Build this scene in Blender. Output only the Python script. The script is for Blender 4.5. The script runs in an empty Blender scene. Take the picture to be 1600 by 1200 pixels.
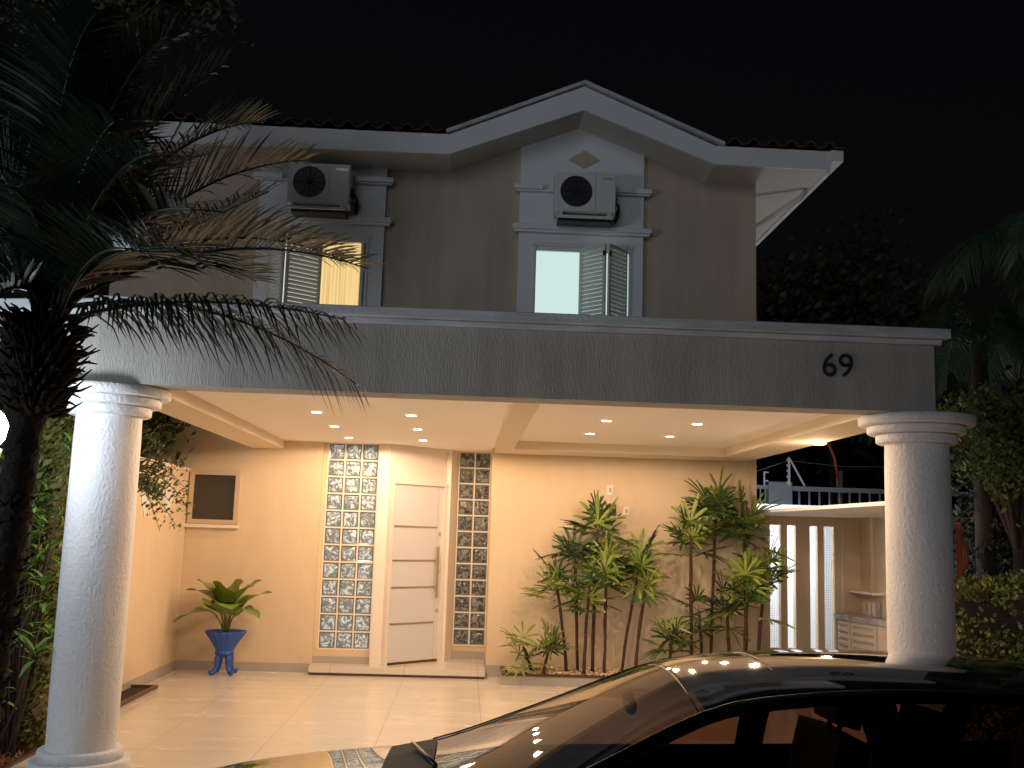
import bpy, bmesh, math, random
from mathutils import Vector, Matrix, noise
R=math.radians
random.seed(7)
scene=bpy.context.scene
C=scene.collection
# ---------------------------------------------------------------- camera
PITCH,YAW,ROLL,H=.1422,-.0401,.0312,1.6723
def cam_axes():
    cy,sy,cp,sp=math.cos(YAW),math.sin(YAW),math.cos(PITCH),math.sin(PITCH)
    w=Vector((-sy*cp,cy*cp,sp)); r=Vector((cy,sy,0)); u=r.cross(w)
    c,s=math.cos(ROLL),math.sin(ROLL)
    return (c*r+s*u),(-s*r+c*u),w
r_,u_,w_=cam_axes()
cd=bpy.data.cameras.new('camera'); cam=bpy.data.objects.new('camera',cd); C.objects.link(cam)
cd.sensor_width=36; cd.lens=36*1615.7/1600; cd.clip_start=.05; cd.clip_end=2000
m=Matrix((r_,u_,-w_)).transposed().to_4x4(); m.translation=Vector((0,0,H)); cam.matrix_world=m
scene.camera=cam
# ---------------------------------------------------------------- night sky, weak street light
SUN_EL,SUN_AZ=7,-15      # azimuth: degrees left of straight behind the camera
world=bpy.data.worlds.new('World'); scene.world=world; world.use_nodes=True
wn=world.node_tree; sky=wn.nodes.new('ShaderNodeTexSky'); sky.sky_type='NISHITA'; sky.sun_disc=False
sky.sun_elevation=R(-3); sky.sun_rotation=R(180+SUN_AZ); sky.air_density=.6; sky.dust_density=.2
bg=wn.nodes['Background']; bg.inputs['Strength'].default_value=.028
wn.links.new(sky.outputs[0],bg.inputs[0])
sl=bpy.data.lights.new('sun','SUN'); sl.energy=.28; sl.angle=R(25); sl.color=(.86,.92,1)
so=bpy.data.objects.new('sun',sl); C.objects.link(so)
sd=Vector((-math.sin(R(-SUN_AZ))*math.cos(R(SUN_EL)),-math.cos(R(SUN_AZ))*math.cos(R(SUN_EL)),math.sin(R(SUN_EL))))
so.rotation_euler=sd.to_track_quat('Z','Y').to_euler()
scene.view_settings.view_transform='Standard'; scene.view_settings.look='None'
scene.view_settings.exposure=0; scene.cycles.max_bounces=10; scene.cycles.diffuse_bounces=7; scene.cycles.transparent_max_bounces=16; scene.view_settings.gamma=1
WARM=(1.0,.67,.42)
DL=33.0          # downlight watts
# ---------------------------------------------------------------- helpers
def thing(name,label,cat,loc=(0,0,0),rz=0,group=None,kind=None):
    o=bpy.data.objects.new(name,None); C.objects.link(o); o.location=loc; o.rotation_euler=(0,0,rz)
    o.empty_display_size=.1
    o['label']=label; o['category']=cat
    if group:o['group']=group
    if kind:o['kind']=kind
    return o
def origin(p):
    v=Vector((0,0,0))
    while p is not None: v+=Vector(p.location); p=p.parent
    return v
class MB:
    def __init__(s): s.v=[];s.f=[];s.smooth=set()
    def add(s,vs,fs,smooth=False):
        o=len(s.v); s.v.extend([tuple(v) for v in vs])
        for f in fs:
            if smooth: s.smooth.add(len(s.f))
            s.f.append(tuple(i+o for i in f))
        return s
    def box(s,x0,x1,y0,y1,z0,z1,M=None):
        vs=[(x,y,z) for z in (z0,z1) for y in (y0,y1) for x in (x0,x1)]
        if M is not None: vs=[M@Vector(v) for v in vs]
        return s.add(vs,[(0,2,3,1),(4,5,7,6),(0,1,5,4),(2,6,7,3),(0,4,6,2),(1,3,7,5)])
    def prism(s,poly,z0,z1):      # plan polygon (x,y) ccw, vertical extrusion
        n=len(poly); vs=[(x,y,z0) for x,y in poly]+[(x,y,z1) for x,y in poly]
        return s.add(vs,[tuple(range(n-1,-1,-1)),tuple(range(n,2*n))]+[(i,(i+1)%n,n+(i+1)%n,n+i) for i in range(n)])
    def prismy(s,poly,y0,y1):     # elevation polygon (x,z), extruded along y
        n=len(poly); vs=[(x,y0,z) for x,z in poly]+[(x,y1,z) for x,z in poly]
        return s.add(vs,[tuple(range(n)),tuple(range(2*n-1,n-1,-1))]+[((i+1)%n,i,n+i,n+(i+1)%n) for i in range(n)])
    def lathe(s,prof,cx,cy,n=40,smooth=True,caps=True,fn=None):
        vs=[]
        for (r,z) in prof:
            for k in range(n):
                a=2*math.pi*k/n; rr=r*(fn(a,z) if fn else 1)
                vs.append((cx+rr*math.cos(a),cy+rr*math.sin(a),z))
        fs=[(i*n+k,i*n+(k+1)%n,(i+1)*n+(k+1)%n,(i+1)*n+k) for i in range(len(prof)-1) for k in range(n)]
        s.add(vs,fs,smooth)
        if caps:
            o=len(s.v)-len(vs); s.f.append(tuple(o+k for k in range(n-1,-1,-1))); s.f.append(tuple(o+(len(prof)-1)*n+k for k in range(n)))
        return s
    def tube(s,pts,rad,n=8,smooth=True):
        pts=[Vector(p) for p in pts]
        if not hasattr(rad,'__len__'): rad=[rad]*len(pts)
        vs=[]; prev=None
        for i,p in enumerate(pts):
            t=(pts[min(i+1,len(pts)-1)]-pts[max(i-1,0)])
            if t.length<1e-9:t=Vector((0,0,1))
            t.normalize()
            a=prev if prev is not None else (Vector((1,0,0)) if abs(t.x)<.8 else Vector((0,1,0)))
            a=(a-t*a.dot(t)); 
            if a.length<1e-6: a=t.orthogonal()
            a.normalize(); b=t.cross(a); prev=a
            for k in range(n):
                an=2*math.pi*k/n; vs.append(p+(a*math.cos(an)+b*math.sin(an))*rad[i])
        L=len(pts); fs=[(i*n+k,i*n+(k+1)%n,(i+1)*n+(k+1)%n,(i+1)*n+k) for i in range(L-1) for k in range(n)]
        s.add(vs,fs,smooth); o=len(s.v)-len(vs)
        s.f.append(tuple(o+k for k in range(n-1,-1,-1))); s.f.append(tuple(o+(L-1)*n+k for k in range(n)))
        return s
    def sphere(s,c,r,n=16,sc=(1,1,1)):
        vs=[];m=n//2
        for i in range(m+1):
            t=math.pi*i/m
            for k in range(n):
                a=2*math.pi*k/n; vs.append((c[0]+sc[0]*r*math.sin(t)*math.cos(a),c[1]+sc[1]*r*math.sin(t)*math.sin(a),c[2]+sc[2]*r*math.cos(t)))
        return s.add(vs,[(i*n+k,(i+1)*n+k,(i+1)*n+(k+1)%n,i*n+(k+1)%n) for i in range(m) for k in range(n)],True)
    def build(s,name,mat,parent=None,bevel=0,local=False,mats=None):
        o0=Vector((0,0,0)) if local else origin(parent)
        me=bpy.data.meshes.new(name); me.from_pydata([Vector(v)-o0 for v in s.v],[],s.f)
        if s.smooth:
            fl=[False]*len(s.f)
            for i in s.smooth: fl[i]=True
            me.polygons.foreach_set('use_smooth',fl)
        me.materials.append(mat); me.update()
        o=bpy.data.objects.new(name,me); C.objects.link(o)
        if parent is not None:o.parent=parent
        if bevel:
            b=o.modifiers.new('bevel','BEVEL'); b.width=bevel; b.segments=2; b.limit_method='ANGLE'
        return o
def tag(o,label,cat,group=None,kind=None):
    o['label']=label;o['category']=cat
    if group:o['group']=group
    if kind:o['kind']=kind
    return o
def struct(o): o['kind']='structure'; return o
def clone(root,loc=None,rz=None,label=None,scale=None):
    r=root.copy(); C.objects.link(r)
    if loc is not None: r.location=loc
    if rz is not None: r.rotation_euler=(0,0,rz)
    if label: r['label']=label
    if scale: r.scale=(scale,)*3
    for ch in list(root.children):
        c=ch.copy(); C.objects.link(c); c.parent=r
        for g in list(ch.children):
            d=g.copy(); C.objects.link(d); d.parent=c
    return r
# ---------------------------------------------------------------- materials
def mat(name,col,rough=.6,metal=0,bump=None,var=None,spec=.5,coat=0,emit=None,estr=0,trans=0,alpha=None,sss=0,brough=None):
    """bump=(scale xyz, strength, distance, detail); var=(scale, amount, colour)"""
    m=bpy.data.materials.new(name); m.use_nodes=True; nt=m.node_tree; N=nt.nodes; L=nt.links
    b=N['Principled BSDF']; b.inputs['Base Color'].default_value=(*col,1); b.inputs['Roughness'].default_value=rough
    b.inputs['Metallic'].default_value=metal; b.inputs['Specular IOR Level'].default_value=spec; b.inputs['Coat Weight'].default_value=coat
    b.inputs['Coat Roughness'].default_value=.02
    if trans: b.inputs['Transmission Weight'].default_value=trans
    if emit: b.inputs['Emission Color'].default_value=(*emit,1); b.inputs['Emission Strength'].default_value=estr
    tc=None
    if bump or var or brough: tc=N.new('ShaderNodeTexCoord')
    def nz(scale,detail,rough_=.55,dist=0):
        mp=N.new('ShaderNodeMapping'); mp.inputs['Scale'].default_value=scale if hasattr(scale,'__len__') else (scale,)*3
        L.new(tc.outputs['Object'],mp.inputs[0]); n=N.new('ShaderNodeTexNoise'); n.inputs['Scale'].default_value=1
        n.inputs['Detail'].default_value=detail; n.inputs['Roughness'].default_value=rough_; n.inputs['Distortion'].default_value=dist
        L.new(mp.outputs[0],n.inputs['Vector']); return n
    if var:
        vs=var if isinstance(var[0],tuple) and len(var[0])==3 and isinstance(var[0][1],float) and False else var
        n=nz(var[0],5); rp=N.new('ShaderNodeMapRange'); rp.inputs[1].default_value=.35; rp.inputs[2].default_value=.68
        L.new(n.outputs[0],rp.inputs[0]); mx=N.new('ShaderNodeMix'); mx.data_type='RGBA'
        mx.inputs[6].default_value=(*col,1); mx.inputs[7].default_value=(*var[2],1)
        ml=N.new('ShaderNodeMath'); ml.operation='MULTIPLY'; ml.inputs[1].default_value=var[1]
        L.new(rp.outputs[0],ml.inputs[0]); L.new(ml.outputs[0],mx.inputs[0]); L.new(mx.outputs[2],b.inputs['Base Color'])
    if bump:
        n=nz(bump[0],bump[3] if len(bump)>3 else 4,.6)
        bp=N.new('ShaderNodeBump'); bp.inputs['Strength'].default_value=bump[1]; bp.inputs['Distance'].default_value=bump[2]
        L.new(n.outputs[0],bp.inputs['Height']); L.new(bp.outputs[0],b.inputs['Normal'])
    if brough:
        n=nz(brough[0],3); rp=N.new('ShaderNodeMapRange'); rp.inputs[1].default_value=.3; rp.inputs[2].default_value=.7
        rp.inputs[3].default_value=brough[1]; rp.inputs[4].default_value=brough[2]
        L.new(n.outputs[0],rp.inputs[0]); L.new(rp.outputs[0],b.inputs['Roughness'])
    return m
CREAM=(.70,.57,.40)
M={}
M['cream']=mat('cream grafiato stucco',CREAM,.85,bump=((130,130,22),.5,.007,5),var=((6,6,1.5),.35,(.62,.49,.33)))
M['upper']=mat('beige upper stucco',(.53,.44,.33),.9,bump=((60,60,40),.5,.01,5),var=((3.5,3.5,.5),.85,(.40,.33,.25)))
M['fascia']=mat('taupe combed stucco',(.44,.42,.385),.9,bump=((130,130,24),.8,.012,6),var=((6,6,.8),.75,(.33,.31,.28)))
M['column']=mat('white rough stucco',(.74,.75,.77),.75,bump=((48,48,36),.75,.016,6),var=((5,5,2),.6,(.58,.58,.59)))
M['white']=mat('white trim paint',(.72,.73,.75),.6,bump=(40,.12,.004),var=((2,2,2),.35,(.60,.61,.63)))
M['coping']=mat('weathered white coping',(.58,.60,.64),.7,bump=(30,.5,.01),var=((3,3,20),.7,(.34,.35,.37)))
M['ceil']=mat('cream ceiling paint',(.92,.87,.80),.8,bump=(5,.05,.01))
M['beam']=mat('cream beam paint',(.76,.65,.50),.8,bump=((60,60,40),.12,.004))
M['soffit']=mat('off white soffit',(.62,.57,.50),.8,bump=(30,.1,.005),var=(1.5,.4,(.50,.46,.40)))
M['doorw']=mat('white lacquer door',(.66,.67,.70),.35,bump=(3,.03,.01))
M['framew']=mat('white painted frame',(.78,.72,.66),.5)
M['gold']=mat('champagne metal',(.52,.42,.30),.35,metal=.7)
M['skirt']=mat('grey skirting tile',(.42,.38,.34),.4,var=((4,4,4),.4,(.36,.33,.30)))
M['brown']=mat('dark brown edging',(.07,.035,.02),.45,var=(14,.5,(.12,.06,.03)))
M['roof']=mat('clay roof tile',(.06,.03,.022),.9,bump=(20,.5,.02),var=(5,.8,(.06,.035,.03)))
M['black']=mat('black plastic',(.012,.012,.013),.4)
M['steel']=mat('galvanised steel',(.45,.46,.48),.35,metal=.7)
M['acw']=mat('ac casing enamel',(.66,.66,.64),.45,var=(3,.3,(.58,.58,.55)))
M['shutter']=mat('grey white shutter enamel',(.62,.63,.60),.45)
M['alu']=mat('beige aluminium frame',(.62,.50,.36),.4,metal=.3)
M['bark']=mat('fibrous palm bark',(.05,.038,.028),.95,bump=((30,30,60),1,.05,6),var=((12,12,30),.8,(.02,.014,.01)))
M['boot']=mat('dry palm boots',(.06,.045,.03),.9,var=(15,.8,(.02,.015,.01)))
M['frond']=mat('palm leaflet',(.020,.048,.028),.36,var=(3,.7,(.032,.055,.028)),spec=.7)
M['rachis']=mat('palm rachis',(.13,.12,.06),.5)
M['rhap']=mat('rhapis leaf',(.14,.22,.035),.4,var=(5,.9,(.34,.42,.08)),spec=.5)
M['rhapdark']=mat('rhapis old leaf',(.035,.08,.025),.4,var=(6,.7,(.07,.12,.03)))
M['rstem']=mat('rhapis fibrous stem',(.055,.028,.02),.9,bump=((40,40,90),1,.02),var=((30,30,60),.8,(.12,.06,.035)))
M['broad']=mat('broad glossy leaf',(.14,.23,.03),.32,var=(5,.8,(.19,.24,.04)),spec=.6,bump=((10,10,10),.3,.01))
M['stalk']=mat('green leaf stalk',(.16,.22,.05),.5)
M['blue']=mat('cobalt blue glazed pot',(.02,.085,.42),.35,bump=(20,.15,.005),var=(6,.3,(.03,.11,.50)))
M['soil']=mat('potting soil',(.03,.02,.014),1)
M['mulch']=mat('bark mulch',(.16,.06,.03),.9,var=(40,.9,(.30,.15,.08)))
M['shrub']=mat('bright shrub leaf',(.13,.30,.05),.45,var=(3,.9,(.20,.36,.09)))
M['shrub2']=mat('dull hedge leaf',(.09,.15,.03),.6,var=(2.5,.9,(.16,.14,.03)))
M['vine']=mat('small dark leaf',(.045,.075,.022),.5,var=(4,.8,(.09,.10,.03)))
M['treeleaf']=mat('night tree leaf',(.025,.038,.016),.75,var=(1.2,.8,(.07,.05,.03)))
M['redleaf']=mat('reddish tree leaf',(.05,.030,.018),.7,var=(.8,.8,(.025,.03,.015)))
M['qpalm']=mat('queen palm leaflet',(.05,.10,.05),.5,var=(2,.7,(.03,.06,.03)))
M['twig']=mat('twig bark',(.06,.04,.03),.9)
M['marble']=mat('grey veined marble',(.55,.54,.55),.25,var=((8,8,8),.8,(.30,.30,.33)))
M['orange']=mat('orange painted post',(.55,.10,.03),.5)
M['asphalt']=mat('asphalt',(.05,.05,.052),.9,bump=(120,.5,.01),var=(20,.6,(.035,.035,.036)))
M['kerb']=mat('kerb concrete',(.32,.31,.29),.85,bump=(40,.3,.01),var=(4,.6,(.24,.23,.21)))
M['slabw']=mat('white slab paint',(.78,.80,.84),.5)
M['pine']=mat('plate plastic',(.75,.72,.68),.4)
M['railing']=mat('grey blue railing',(.34,.36,.40),.5)
def emis(name,col,s):
    m=bpy.data.materials.new(name); m.use_nodes=True; n=m.node_tree.nodes; n.clear()
    e=n.new('ShaderNodeEmission'); e.inputs[0].default_value=(*col,1); e.inputs[1].default_value=s
    o=n.new('ShaderNodeOutputMaterial'); m.node_tree.links.new(e.outputs[0],o.inputs[0]); return m
M['bulb']=emis('downlight bulb',(1,.80,.58),70)
M['globe']=emis('lamp globe',(.86,.93,1),26)
M['wallbulb']=emis('amber bulkhead bulb',(1,.55,.18),5)
def tiles_mat():
    m=mat('cream porcelain floor',(.66,.61,.54),.2,spec=.5,brough=((1.2,5,1),.13,.30)); nt=m.node_tree;N=nt.nodes;L=nt.links;b=N['Principled BSDF']
    tc=N.new('ShaderNodeTexCoord'); mp=N.new('ShaderNodeMapping'); mp.inputs['Location'].default_value=(.64,0.35,0); L.new(tc.outputs['Object'],mp.inputs[0])
    br=N.new('ShaderNodeTexBrick'); br.offset=0; br.inputs['Scale'].default_value=1; br.inputs['Brick Width'].default_value=.84; br.inputs['Row Height'].default_value=1.68
    br.inputs['Mortar Size'].default_value=.0035; br.inputs['Mortar Smooth'].default_value=.3; br.inputs['Color1'].default_value=(.67,.62,.55,1); br.inputs['Color2'].default_value=(.65,.60,.53,1); br.inputs['Mortar'].default_value=(.40,.32,.25,1)
    L.new(mp.outputs[0],br.inputs[0])
    mp2=N.new('ShaderNodeMapping'); mp2.inputs['Scale'].default_value=(.9,7,1); L.new(tc.outputs['Object'],mp2.inputs[0])
    n=N.new('ShaderNodeTexNoise'); n.inputs['Scale'].default_value=1; n.inputs['Detail'].default_value=6; L.new(mp2.outputs[0],n.inputs[0])
    rp=N.new('ShaderNodeMapRange'); rp.inputs[1].default_value=.4; rp.inputs[2].default_value=.7; rp.inputs[4].default_value=.38; L.new(n.outputs[0],rp.inputs[0])
    mx=N.new('ShaderNodeMix'); mx.data_type='RGBA'; mx.inputs[7].default_value=(.56,.51,.45,1); L.new(rp.outputs[0],mx.inputs[0]); L.new(br.outputs[0],mx.inputs[6]); L.new(mx.outputs[2],b.inputs['Base Color'])
    return m
M['tile']=tiles_mat()
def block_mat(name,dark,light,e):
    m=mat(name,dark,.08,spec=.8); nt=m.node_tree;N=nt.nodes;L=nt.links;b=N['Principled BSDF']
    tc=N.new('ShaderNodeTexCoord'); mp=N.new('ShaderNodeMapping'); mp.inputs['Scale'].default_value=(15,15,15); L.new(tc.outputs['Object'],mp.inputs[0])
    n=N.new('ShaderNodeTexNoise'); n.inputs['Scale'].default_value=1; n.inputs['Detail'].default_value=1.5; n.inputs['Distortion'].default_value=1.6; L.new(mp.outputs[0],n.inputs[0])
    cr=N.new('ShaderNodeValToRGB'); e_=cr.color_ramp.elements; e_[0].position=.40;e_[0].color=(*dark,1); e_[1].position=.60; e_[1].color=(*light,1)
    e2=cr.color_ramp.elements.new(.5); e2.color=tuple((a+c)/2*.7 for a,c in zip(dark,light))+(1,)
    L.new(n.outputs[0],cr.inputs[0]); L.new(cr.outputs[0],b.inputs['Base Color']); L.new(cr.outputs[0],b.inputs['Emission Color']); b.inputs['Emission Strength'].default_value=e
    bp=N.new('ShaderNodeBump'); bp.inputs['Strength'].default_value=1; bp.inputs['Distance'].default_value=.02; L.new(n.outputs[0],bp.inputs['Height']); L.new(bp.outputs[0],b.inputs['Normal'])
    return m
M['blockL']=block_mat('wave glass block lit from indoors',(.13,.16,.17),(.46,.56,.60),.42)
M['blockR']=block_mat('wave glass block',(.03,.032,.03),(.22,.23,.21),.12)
M['rim']=mat('glass block rim',(.13,.16,.15),.15,spec=.8)
def tint_glass(name,tint,refl=1.0):
    m=bpy.data.materials.new(name); m.use_nodes=True; nt=m.node_tree;N=nt.nodes;L=nt.links;N.clear()
    o=N.new('ShaderNodeOutputMaterial'); mx=N.new('ShaderNodeMixShader'); t=N.new('ShaderNodeBsdfTransparent'); t.inputs[0].default_value=(*tint,1)
    g=N.new('ShaderNodeBsdfGlossy'); g.inputs['Roughness'].default_value=.02; lw_=N.new('ShaderNodeLayerWeight'); lw_.inputs[0].default_value=.5; pw=N.new('ShaderNodeMath'); pw.operation='POWER'; pw.inputs[1].default_value=4.5; L.new(lw_.outputs['Facing'],pw.inputs[0]); fr=N.new('ShaderNodeMath'); fr.operation='MULTIPLY_ADD'; fr.inputs[1].default_value=.94; fr.inputs[2].default_value=.045; L.new(pw.outputs[0],fr.inputs[0])
    L.new(fr.outputs[0],mx.inputs[0]);L.new(t.outputs[0],mx.inputs[1]);L.new(g.outputs[0],mx.inputs[2]);L.new(mx.outputs[0],o.inputs[0]); return m
M['carglass']=tint_glass('tinted car glass',(.36,.27,.23))
M['wsglass']=tint_glass('windscreen glass',(.30,.30,.29))
M['paint']=mat('black car paint',(.006,.006,.007),.06,metal=.0,coat=1,spec=.4)
M['rubber']=mat('tyre rubber',(.02,.02,.02),.85)
M['darkglass']=mat('frosted dark window glass',(.035,.03,.028),.22,spec=.6,bump=(90,.25,.003))
M['panewhite']=emis('frosted pane lit white',(.70,.92,.86),.88)
def curtain():
    m=bpy.data.materials.new('lit yellow curtain'); m.use_nodes=True; nt=m.node_tree;N=nt.nodes;L=nt.links; N.clear()
    o=N.new('ShaderNodeOutputMaterial'); e=N.new('ShaderNodeEmission'); tc=N.new('ShaderNodeTexCoord'); mp=N.new('ShaderNodeMapping'); mp.inputs['Scale'].default_value=(38,1,.6)
    n=N.new('ShaderNodeTexNoise'); n.inputs['Scale'].default_value=1; n.inputs['Detail'].default_value=2; cr=N.new('ShaderNodeValToRGB')
    cr.color_ramp.elements[0].color=(.80,.50,.16,1); cr.color_ramp.elements[0].position=.3; cr.color_ramp.elements[1].color=(1,.74,.32,1); cr.color_ramp.elements[1].position=.6
    L.new(tc.outputs['Object'],mp.inputs[0]);L.new(mp.outputs[0],n.inputs[0]);L.new(n.outputs[0],cr.inputs[0]);L.new(cr.outputs[0],e.inputs[0]);L.new(e.outputs[0],o.inputs[0]); e.inputs[1].default_value=.95; return m
M['curtain']=curtain()
M['litwall']=emis('lit room wall',(1,.93,.75),.95)
W=12.4
# ================================================================ ground
g=MB().box(-600,600,-600,600,-.66,-.16); g=g.build('street',M['asphalt']); struct(g)
pv=MB().box(-40,40,4.6,6.4,-.16,-.02); pv=pv.build('pavement',M['kerb'],bevel=.01); struct(pv)
ld=MB().box(-40,40,6.4,60,-.17,-.025).build('garden_ground',M['mulch']); struct(ld)
fl=MB().box(-3.0,4.2,4.62,12.6,-.2,0).add([],[]).build('driveway_floor',M['tile']); struct(fl)
fl2=MB().box(-3.25,-3.0,8.6,12.4,-.2,0).build('driveway_floor',M['tile']); struct(fl2)
fl3=MB().box(4.2,7.0,9.6,16.0,-.2,-.004).build('side_yard_floor',M['tile']); struct(fl3)
# ================================================================ house
house=thing('house','two storey cream house with gabled roof, lit carport and white front door at night','house',(0,W,0))
lw=MB()
lw.prism([(-4.4,12.36),(-1.72,12.36),(-1.72,12.9),(-4.4,12.9)],0,2.95)                       # left of the entrance
lw.prism([(.30,W),(3.489,W),(3.489,18),(.30,18)],0,3.0)
lw.prism([(-1.72,12.43),(-1.05,12.43),(-1.05,12.9),(-1.72,12.9)],0,2.663-2.4)                  # below the glass blocks
lw.box(-.16,.30,13.2,13.6,0,.263); lw.box(-1.7199,-1.6765,12.421,12.9,.2631,2.95)
lw.box(.292,.300,12.45,13.6,.0,2.9)
lw.box(-1.72,.30,13.61,13.9,0,3)
lw.build('lower_wall',M['cream'],house)
# upper storey
up=MB().box(-4.4,3.489,W,18,3.0,6.12); up.prismy([(-.30,6.1201),(2.80,6.1201),(1.23,6.73)],W,W+.3); up.build('upper_wall',M['upper'],house)
cw=MB().box(3.4895,3.494,W+.004,17.99,.0,6.10).build('side_wall',M['white'],house)
# upper white panels with mouldings
def upper_panel(x0,x1,top):
    p=MB()
    wx0,wx1=(.706,1.918) if x0>0 else (-2.52,-1.308)
    p.box(x0,wx0,W-.06,W-.001,3.0,5.35); p.box(wx1,x1,W-.06,W-.001,3.0,5.35); p.box(wx0,wx1,W-.06,W-.001,5.2,5.35); p.box(wx0,wx1,W-.06,W-.001,3.0,4.0)
    if top:
        c=(x0+x1)/2
        p.prismy([(x0,5.35),(x1,5.35),(x1,6.40),(1.23,6.72),(x0,6.435)],W-.06,W-.001)
    else: p.box(x0,x1,W-.06,W-.001,5.35,6.08)
    o=p.build('facade_panel',M['white'],house)
    q=MB(); q.box(x0-.08,x1+.09,W-.16,W-.061,5.36,5.42); q.box(x0-.06,x1+.07,W-.13,W-.061,5.33,5.3599)
    q.box(x0-.08,x0+.28,W-.15,W-.061,5.87,5.93) ; q.box(x1-.5,x1+.09,W-.15,W-.061,5.87,5.93)
    q.box(x0-.06,x1+.07,W-.12,W-.061,5.85,5.8699)
    q.build('moulding',M['white'],o,bevel=.006)
    return o
p1=upper_panel(.522,2.065,True); p2=upper_panel(-2.67,-1.13,False)
MB().prismy([(1.11,6.291),(1.306,6.183),(1.505,6.30),(1.303,6.417)],W-.075,W-.0601).build('diamond_relief',M['upper'],house)
# eaves: soffit, fascia, gable
E0=11.75
so_=MB()
def slab(pts,y0,y1,t):   # polyline (x,z) underside, slab of thickness t
    for (a,b) in zip(pts[:-1],pts[1:]):
        so_.prismy([a,b,(b[0],b[1]+t),(a[0],a[1]+t)],y0,y1)
slab([(-4.9,6.08),(-.338,6.08),(1.23,6.705),(2.83,6.09),(4.20,6.09)],E0+.04,W+.02,.06)
so_.box(3.49,4.20,W+.021,18.3,6.09,6.15)
so_.build('soffit',M['soffit'],house)
fa=MB()
pts=[(-4.9,6.06,6.315),(-.36,6.075,6.32),(1.23,6.70,7.00),(2.82,6.10,6.33),(4.22,6.09,6.325)]
for a,b in zip(pts[:-1],pts[1:]): fa.prismy([(a[0],a[1]),(b[0],b[1]),(b[0],b[2]),(a[0],a[2])],E0,E0+.039)
fa.build('fascia_board',M['white'],house)
cp=MB()
for a,b in (((-.40,6.335),(1.235,7.03)),((1.235,7.03),(2.93,6.335))):
    cp.prismy([(a[0],a[1]-.015),(b[0],b[1]-.015),(b[0],b[1]+.03),(a[0],a[1]+.03)],E0-.05,E0+.3)
cp.build('gable_coping',M['coping'],house)
MB().box(4.181,4.22,E0+.04,18.3,6.06,6.32).build('side_fascia',M['white'],house)
gt=MB().box(4.221,4.37,E0-.02,18.3,6.20,6.335).build('side_gutter',M['white'],house)
MB().tube([(4.15,12.45,6.07),(4.10,12.5,5.99),(3.55,13.0,5.66),(3.53,13.2,5.55)],.035,8).build('downpipe',M['shutter'],house)
# roof (barrel tiles)
rf=MB(); 
def tiles(x0,x1,ya,za,yb,zb,clip=None):
    step=.0287; n=int((x1-x0)/step); vs=[];rows=[(ya,za),(yb,zb)]
    for (y,z) in rows:
        for i in range(n+1):
            x=x0+i*step; ph=(x/.23)*2*math.pi; h=.05*math.sin(ph); h=h if h>-.02 else -.02
            vs.append((x,y,z+h))
    m=n+1; rf.add(vs,[(i,i+1,m+i+1,m+i) for i in range(n)])
    vs2=[(v[0],v[1],v[2]-.022) for v in vs]; rf.add(vs2,[(i,m+i,m+i+1,i+1) for i in range(n)])
    rf.add(vs[:m]+vs2[:m],[(i,m+i,m+i+1,i+1) for i in range(n)])
tiles(-5.0,-.42,E0-.07,6.365,15.2,7.6); tiles(2.95,4.38,E0-.07,6.375,15.2,7.6);
tiles(-5.0,4.38,18.3,6.37,15.2,7.6)
rf.add([(-.40,E0+.2,6.33),(1.235,E0+.2,7.02),(1.235,15.2,7.62),(-.4,15.2,7.0),(2.93,E0+.2,6.33),(2.93,15.2,7.0)],[(0,1,2,3),(1,4,5,2)])
rf.build('roof',M['roof'],house)
# ---- upper windows
def upper_window(xl,xr,pane0,pane1,pmat,apex,hinge0,hinge1,lab):
    f=MB(); t=.05; y0,y1=W-.05,W+.03; z0,z1=4.0,5.2
    f.box(xl,xl+t*.6,y0-.03,y1,z0,z1-.0301); f.box(xr-t*.6,xr,y0-.03,y1,z0,z1-.0301); f.box(xl-.02,xr+.02,y0-.04,y1,z1-.03,z1+.012)
    f.box(xl+.03,xr-.03,y0-.012,y1,z1-.085,z1-.0305); f.box(pane0-.04,pane0,y0,y1,z0,z1-.0855);f.box(pane1,pane1+.035,y0,y1,z0,z1-.0855)
    w=f.build('window',M['shutter'],house); w['label']=lab
    MB().box(pane0,pane1,W-.02,W-.014,z0,z1-.086).build('pane',pmat,w)
    MB().box(min(pane1+.036,xl+.031) if pane0>(xl+xr)/2 else pane1+.036,(xr-.031) if pane0<(xl+xr)/2 else pane0-.041,W-.02,W-.014,z0,z1-.086).build('pane',M['litwall'] if pmat==M['curtain'] else M['panewhite'],w)
    if True:
        for (h,a) in ((hinge0,apex[0]),(hinge1,apex[1])):
            A=Vector((h,W-.075,0)); B=Vector((a[0],a[1],0)); d=(B-A); Lh=d.length; d.normalize(); nrm=Vector((-d.y,d.x,0))
            if nrm.y>0:nrm=-nrm
            mm=Matrix((( d.x,nrm.x,0,A.x),(d.y,nrm.y,0,A.y),(0,0,1,0),(0,0,0,1)))
            s=MB(); b=.035
            s.box(0,b,-.015,.015,z0+.03,z1-.05,mm); s.box(Lh-b,Lh,-.015,.015,z0+.03,z1-.05,mm); s.box(b,Lh-b,-.015,.015,z1-.10,z1-.05,mm); s.box(b,Lh-b,-.015,.015,z0+.03,z0+.08,mm)
            zz=z0+.10
            while zz<z1-.11:
                v=[(b,-.014,zz+.0),(Lh-b,-.014,zz),(Lh-b,.016,zz+.038),(b,.016,zz+.038)]
                v2=[(x,y+.004,z-.003) for x,y,z in v]
                s.add([mm@Vector(q) for q in v+v2],[(0,1,2,3),(7,6,5,4),(0,4,5,1),(1,5,6,2),(2,6,7,3),(3,7,4,0)])
                zz+=.052
            s.build('shutter',M['shutter'],w)
            MB().box(Lh-.02,Lh+.012,.0155,.03,z1-.2,z1-.14,mm).build('hinge',M['black'],w)
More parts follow.
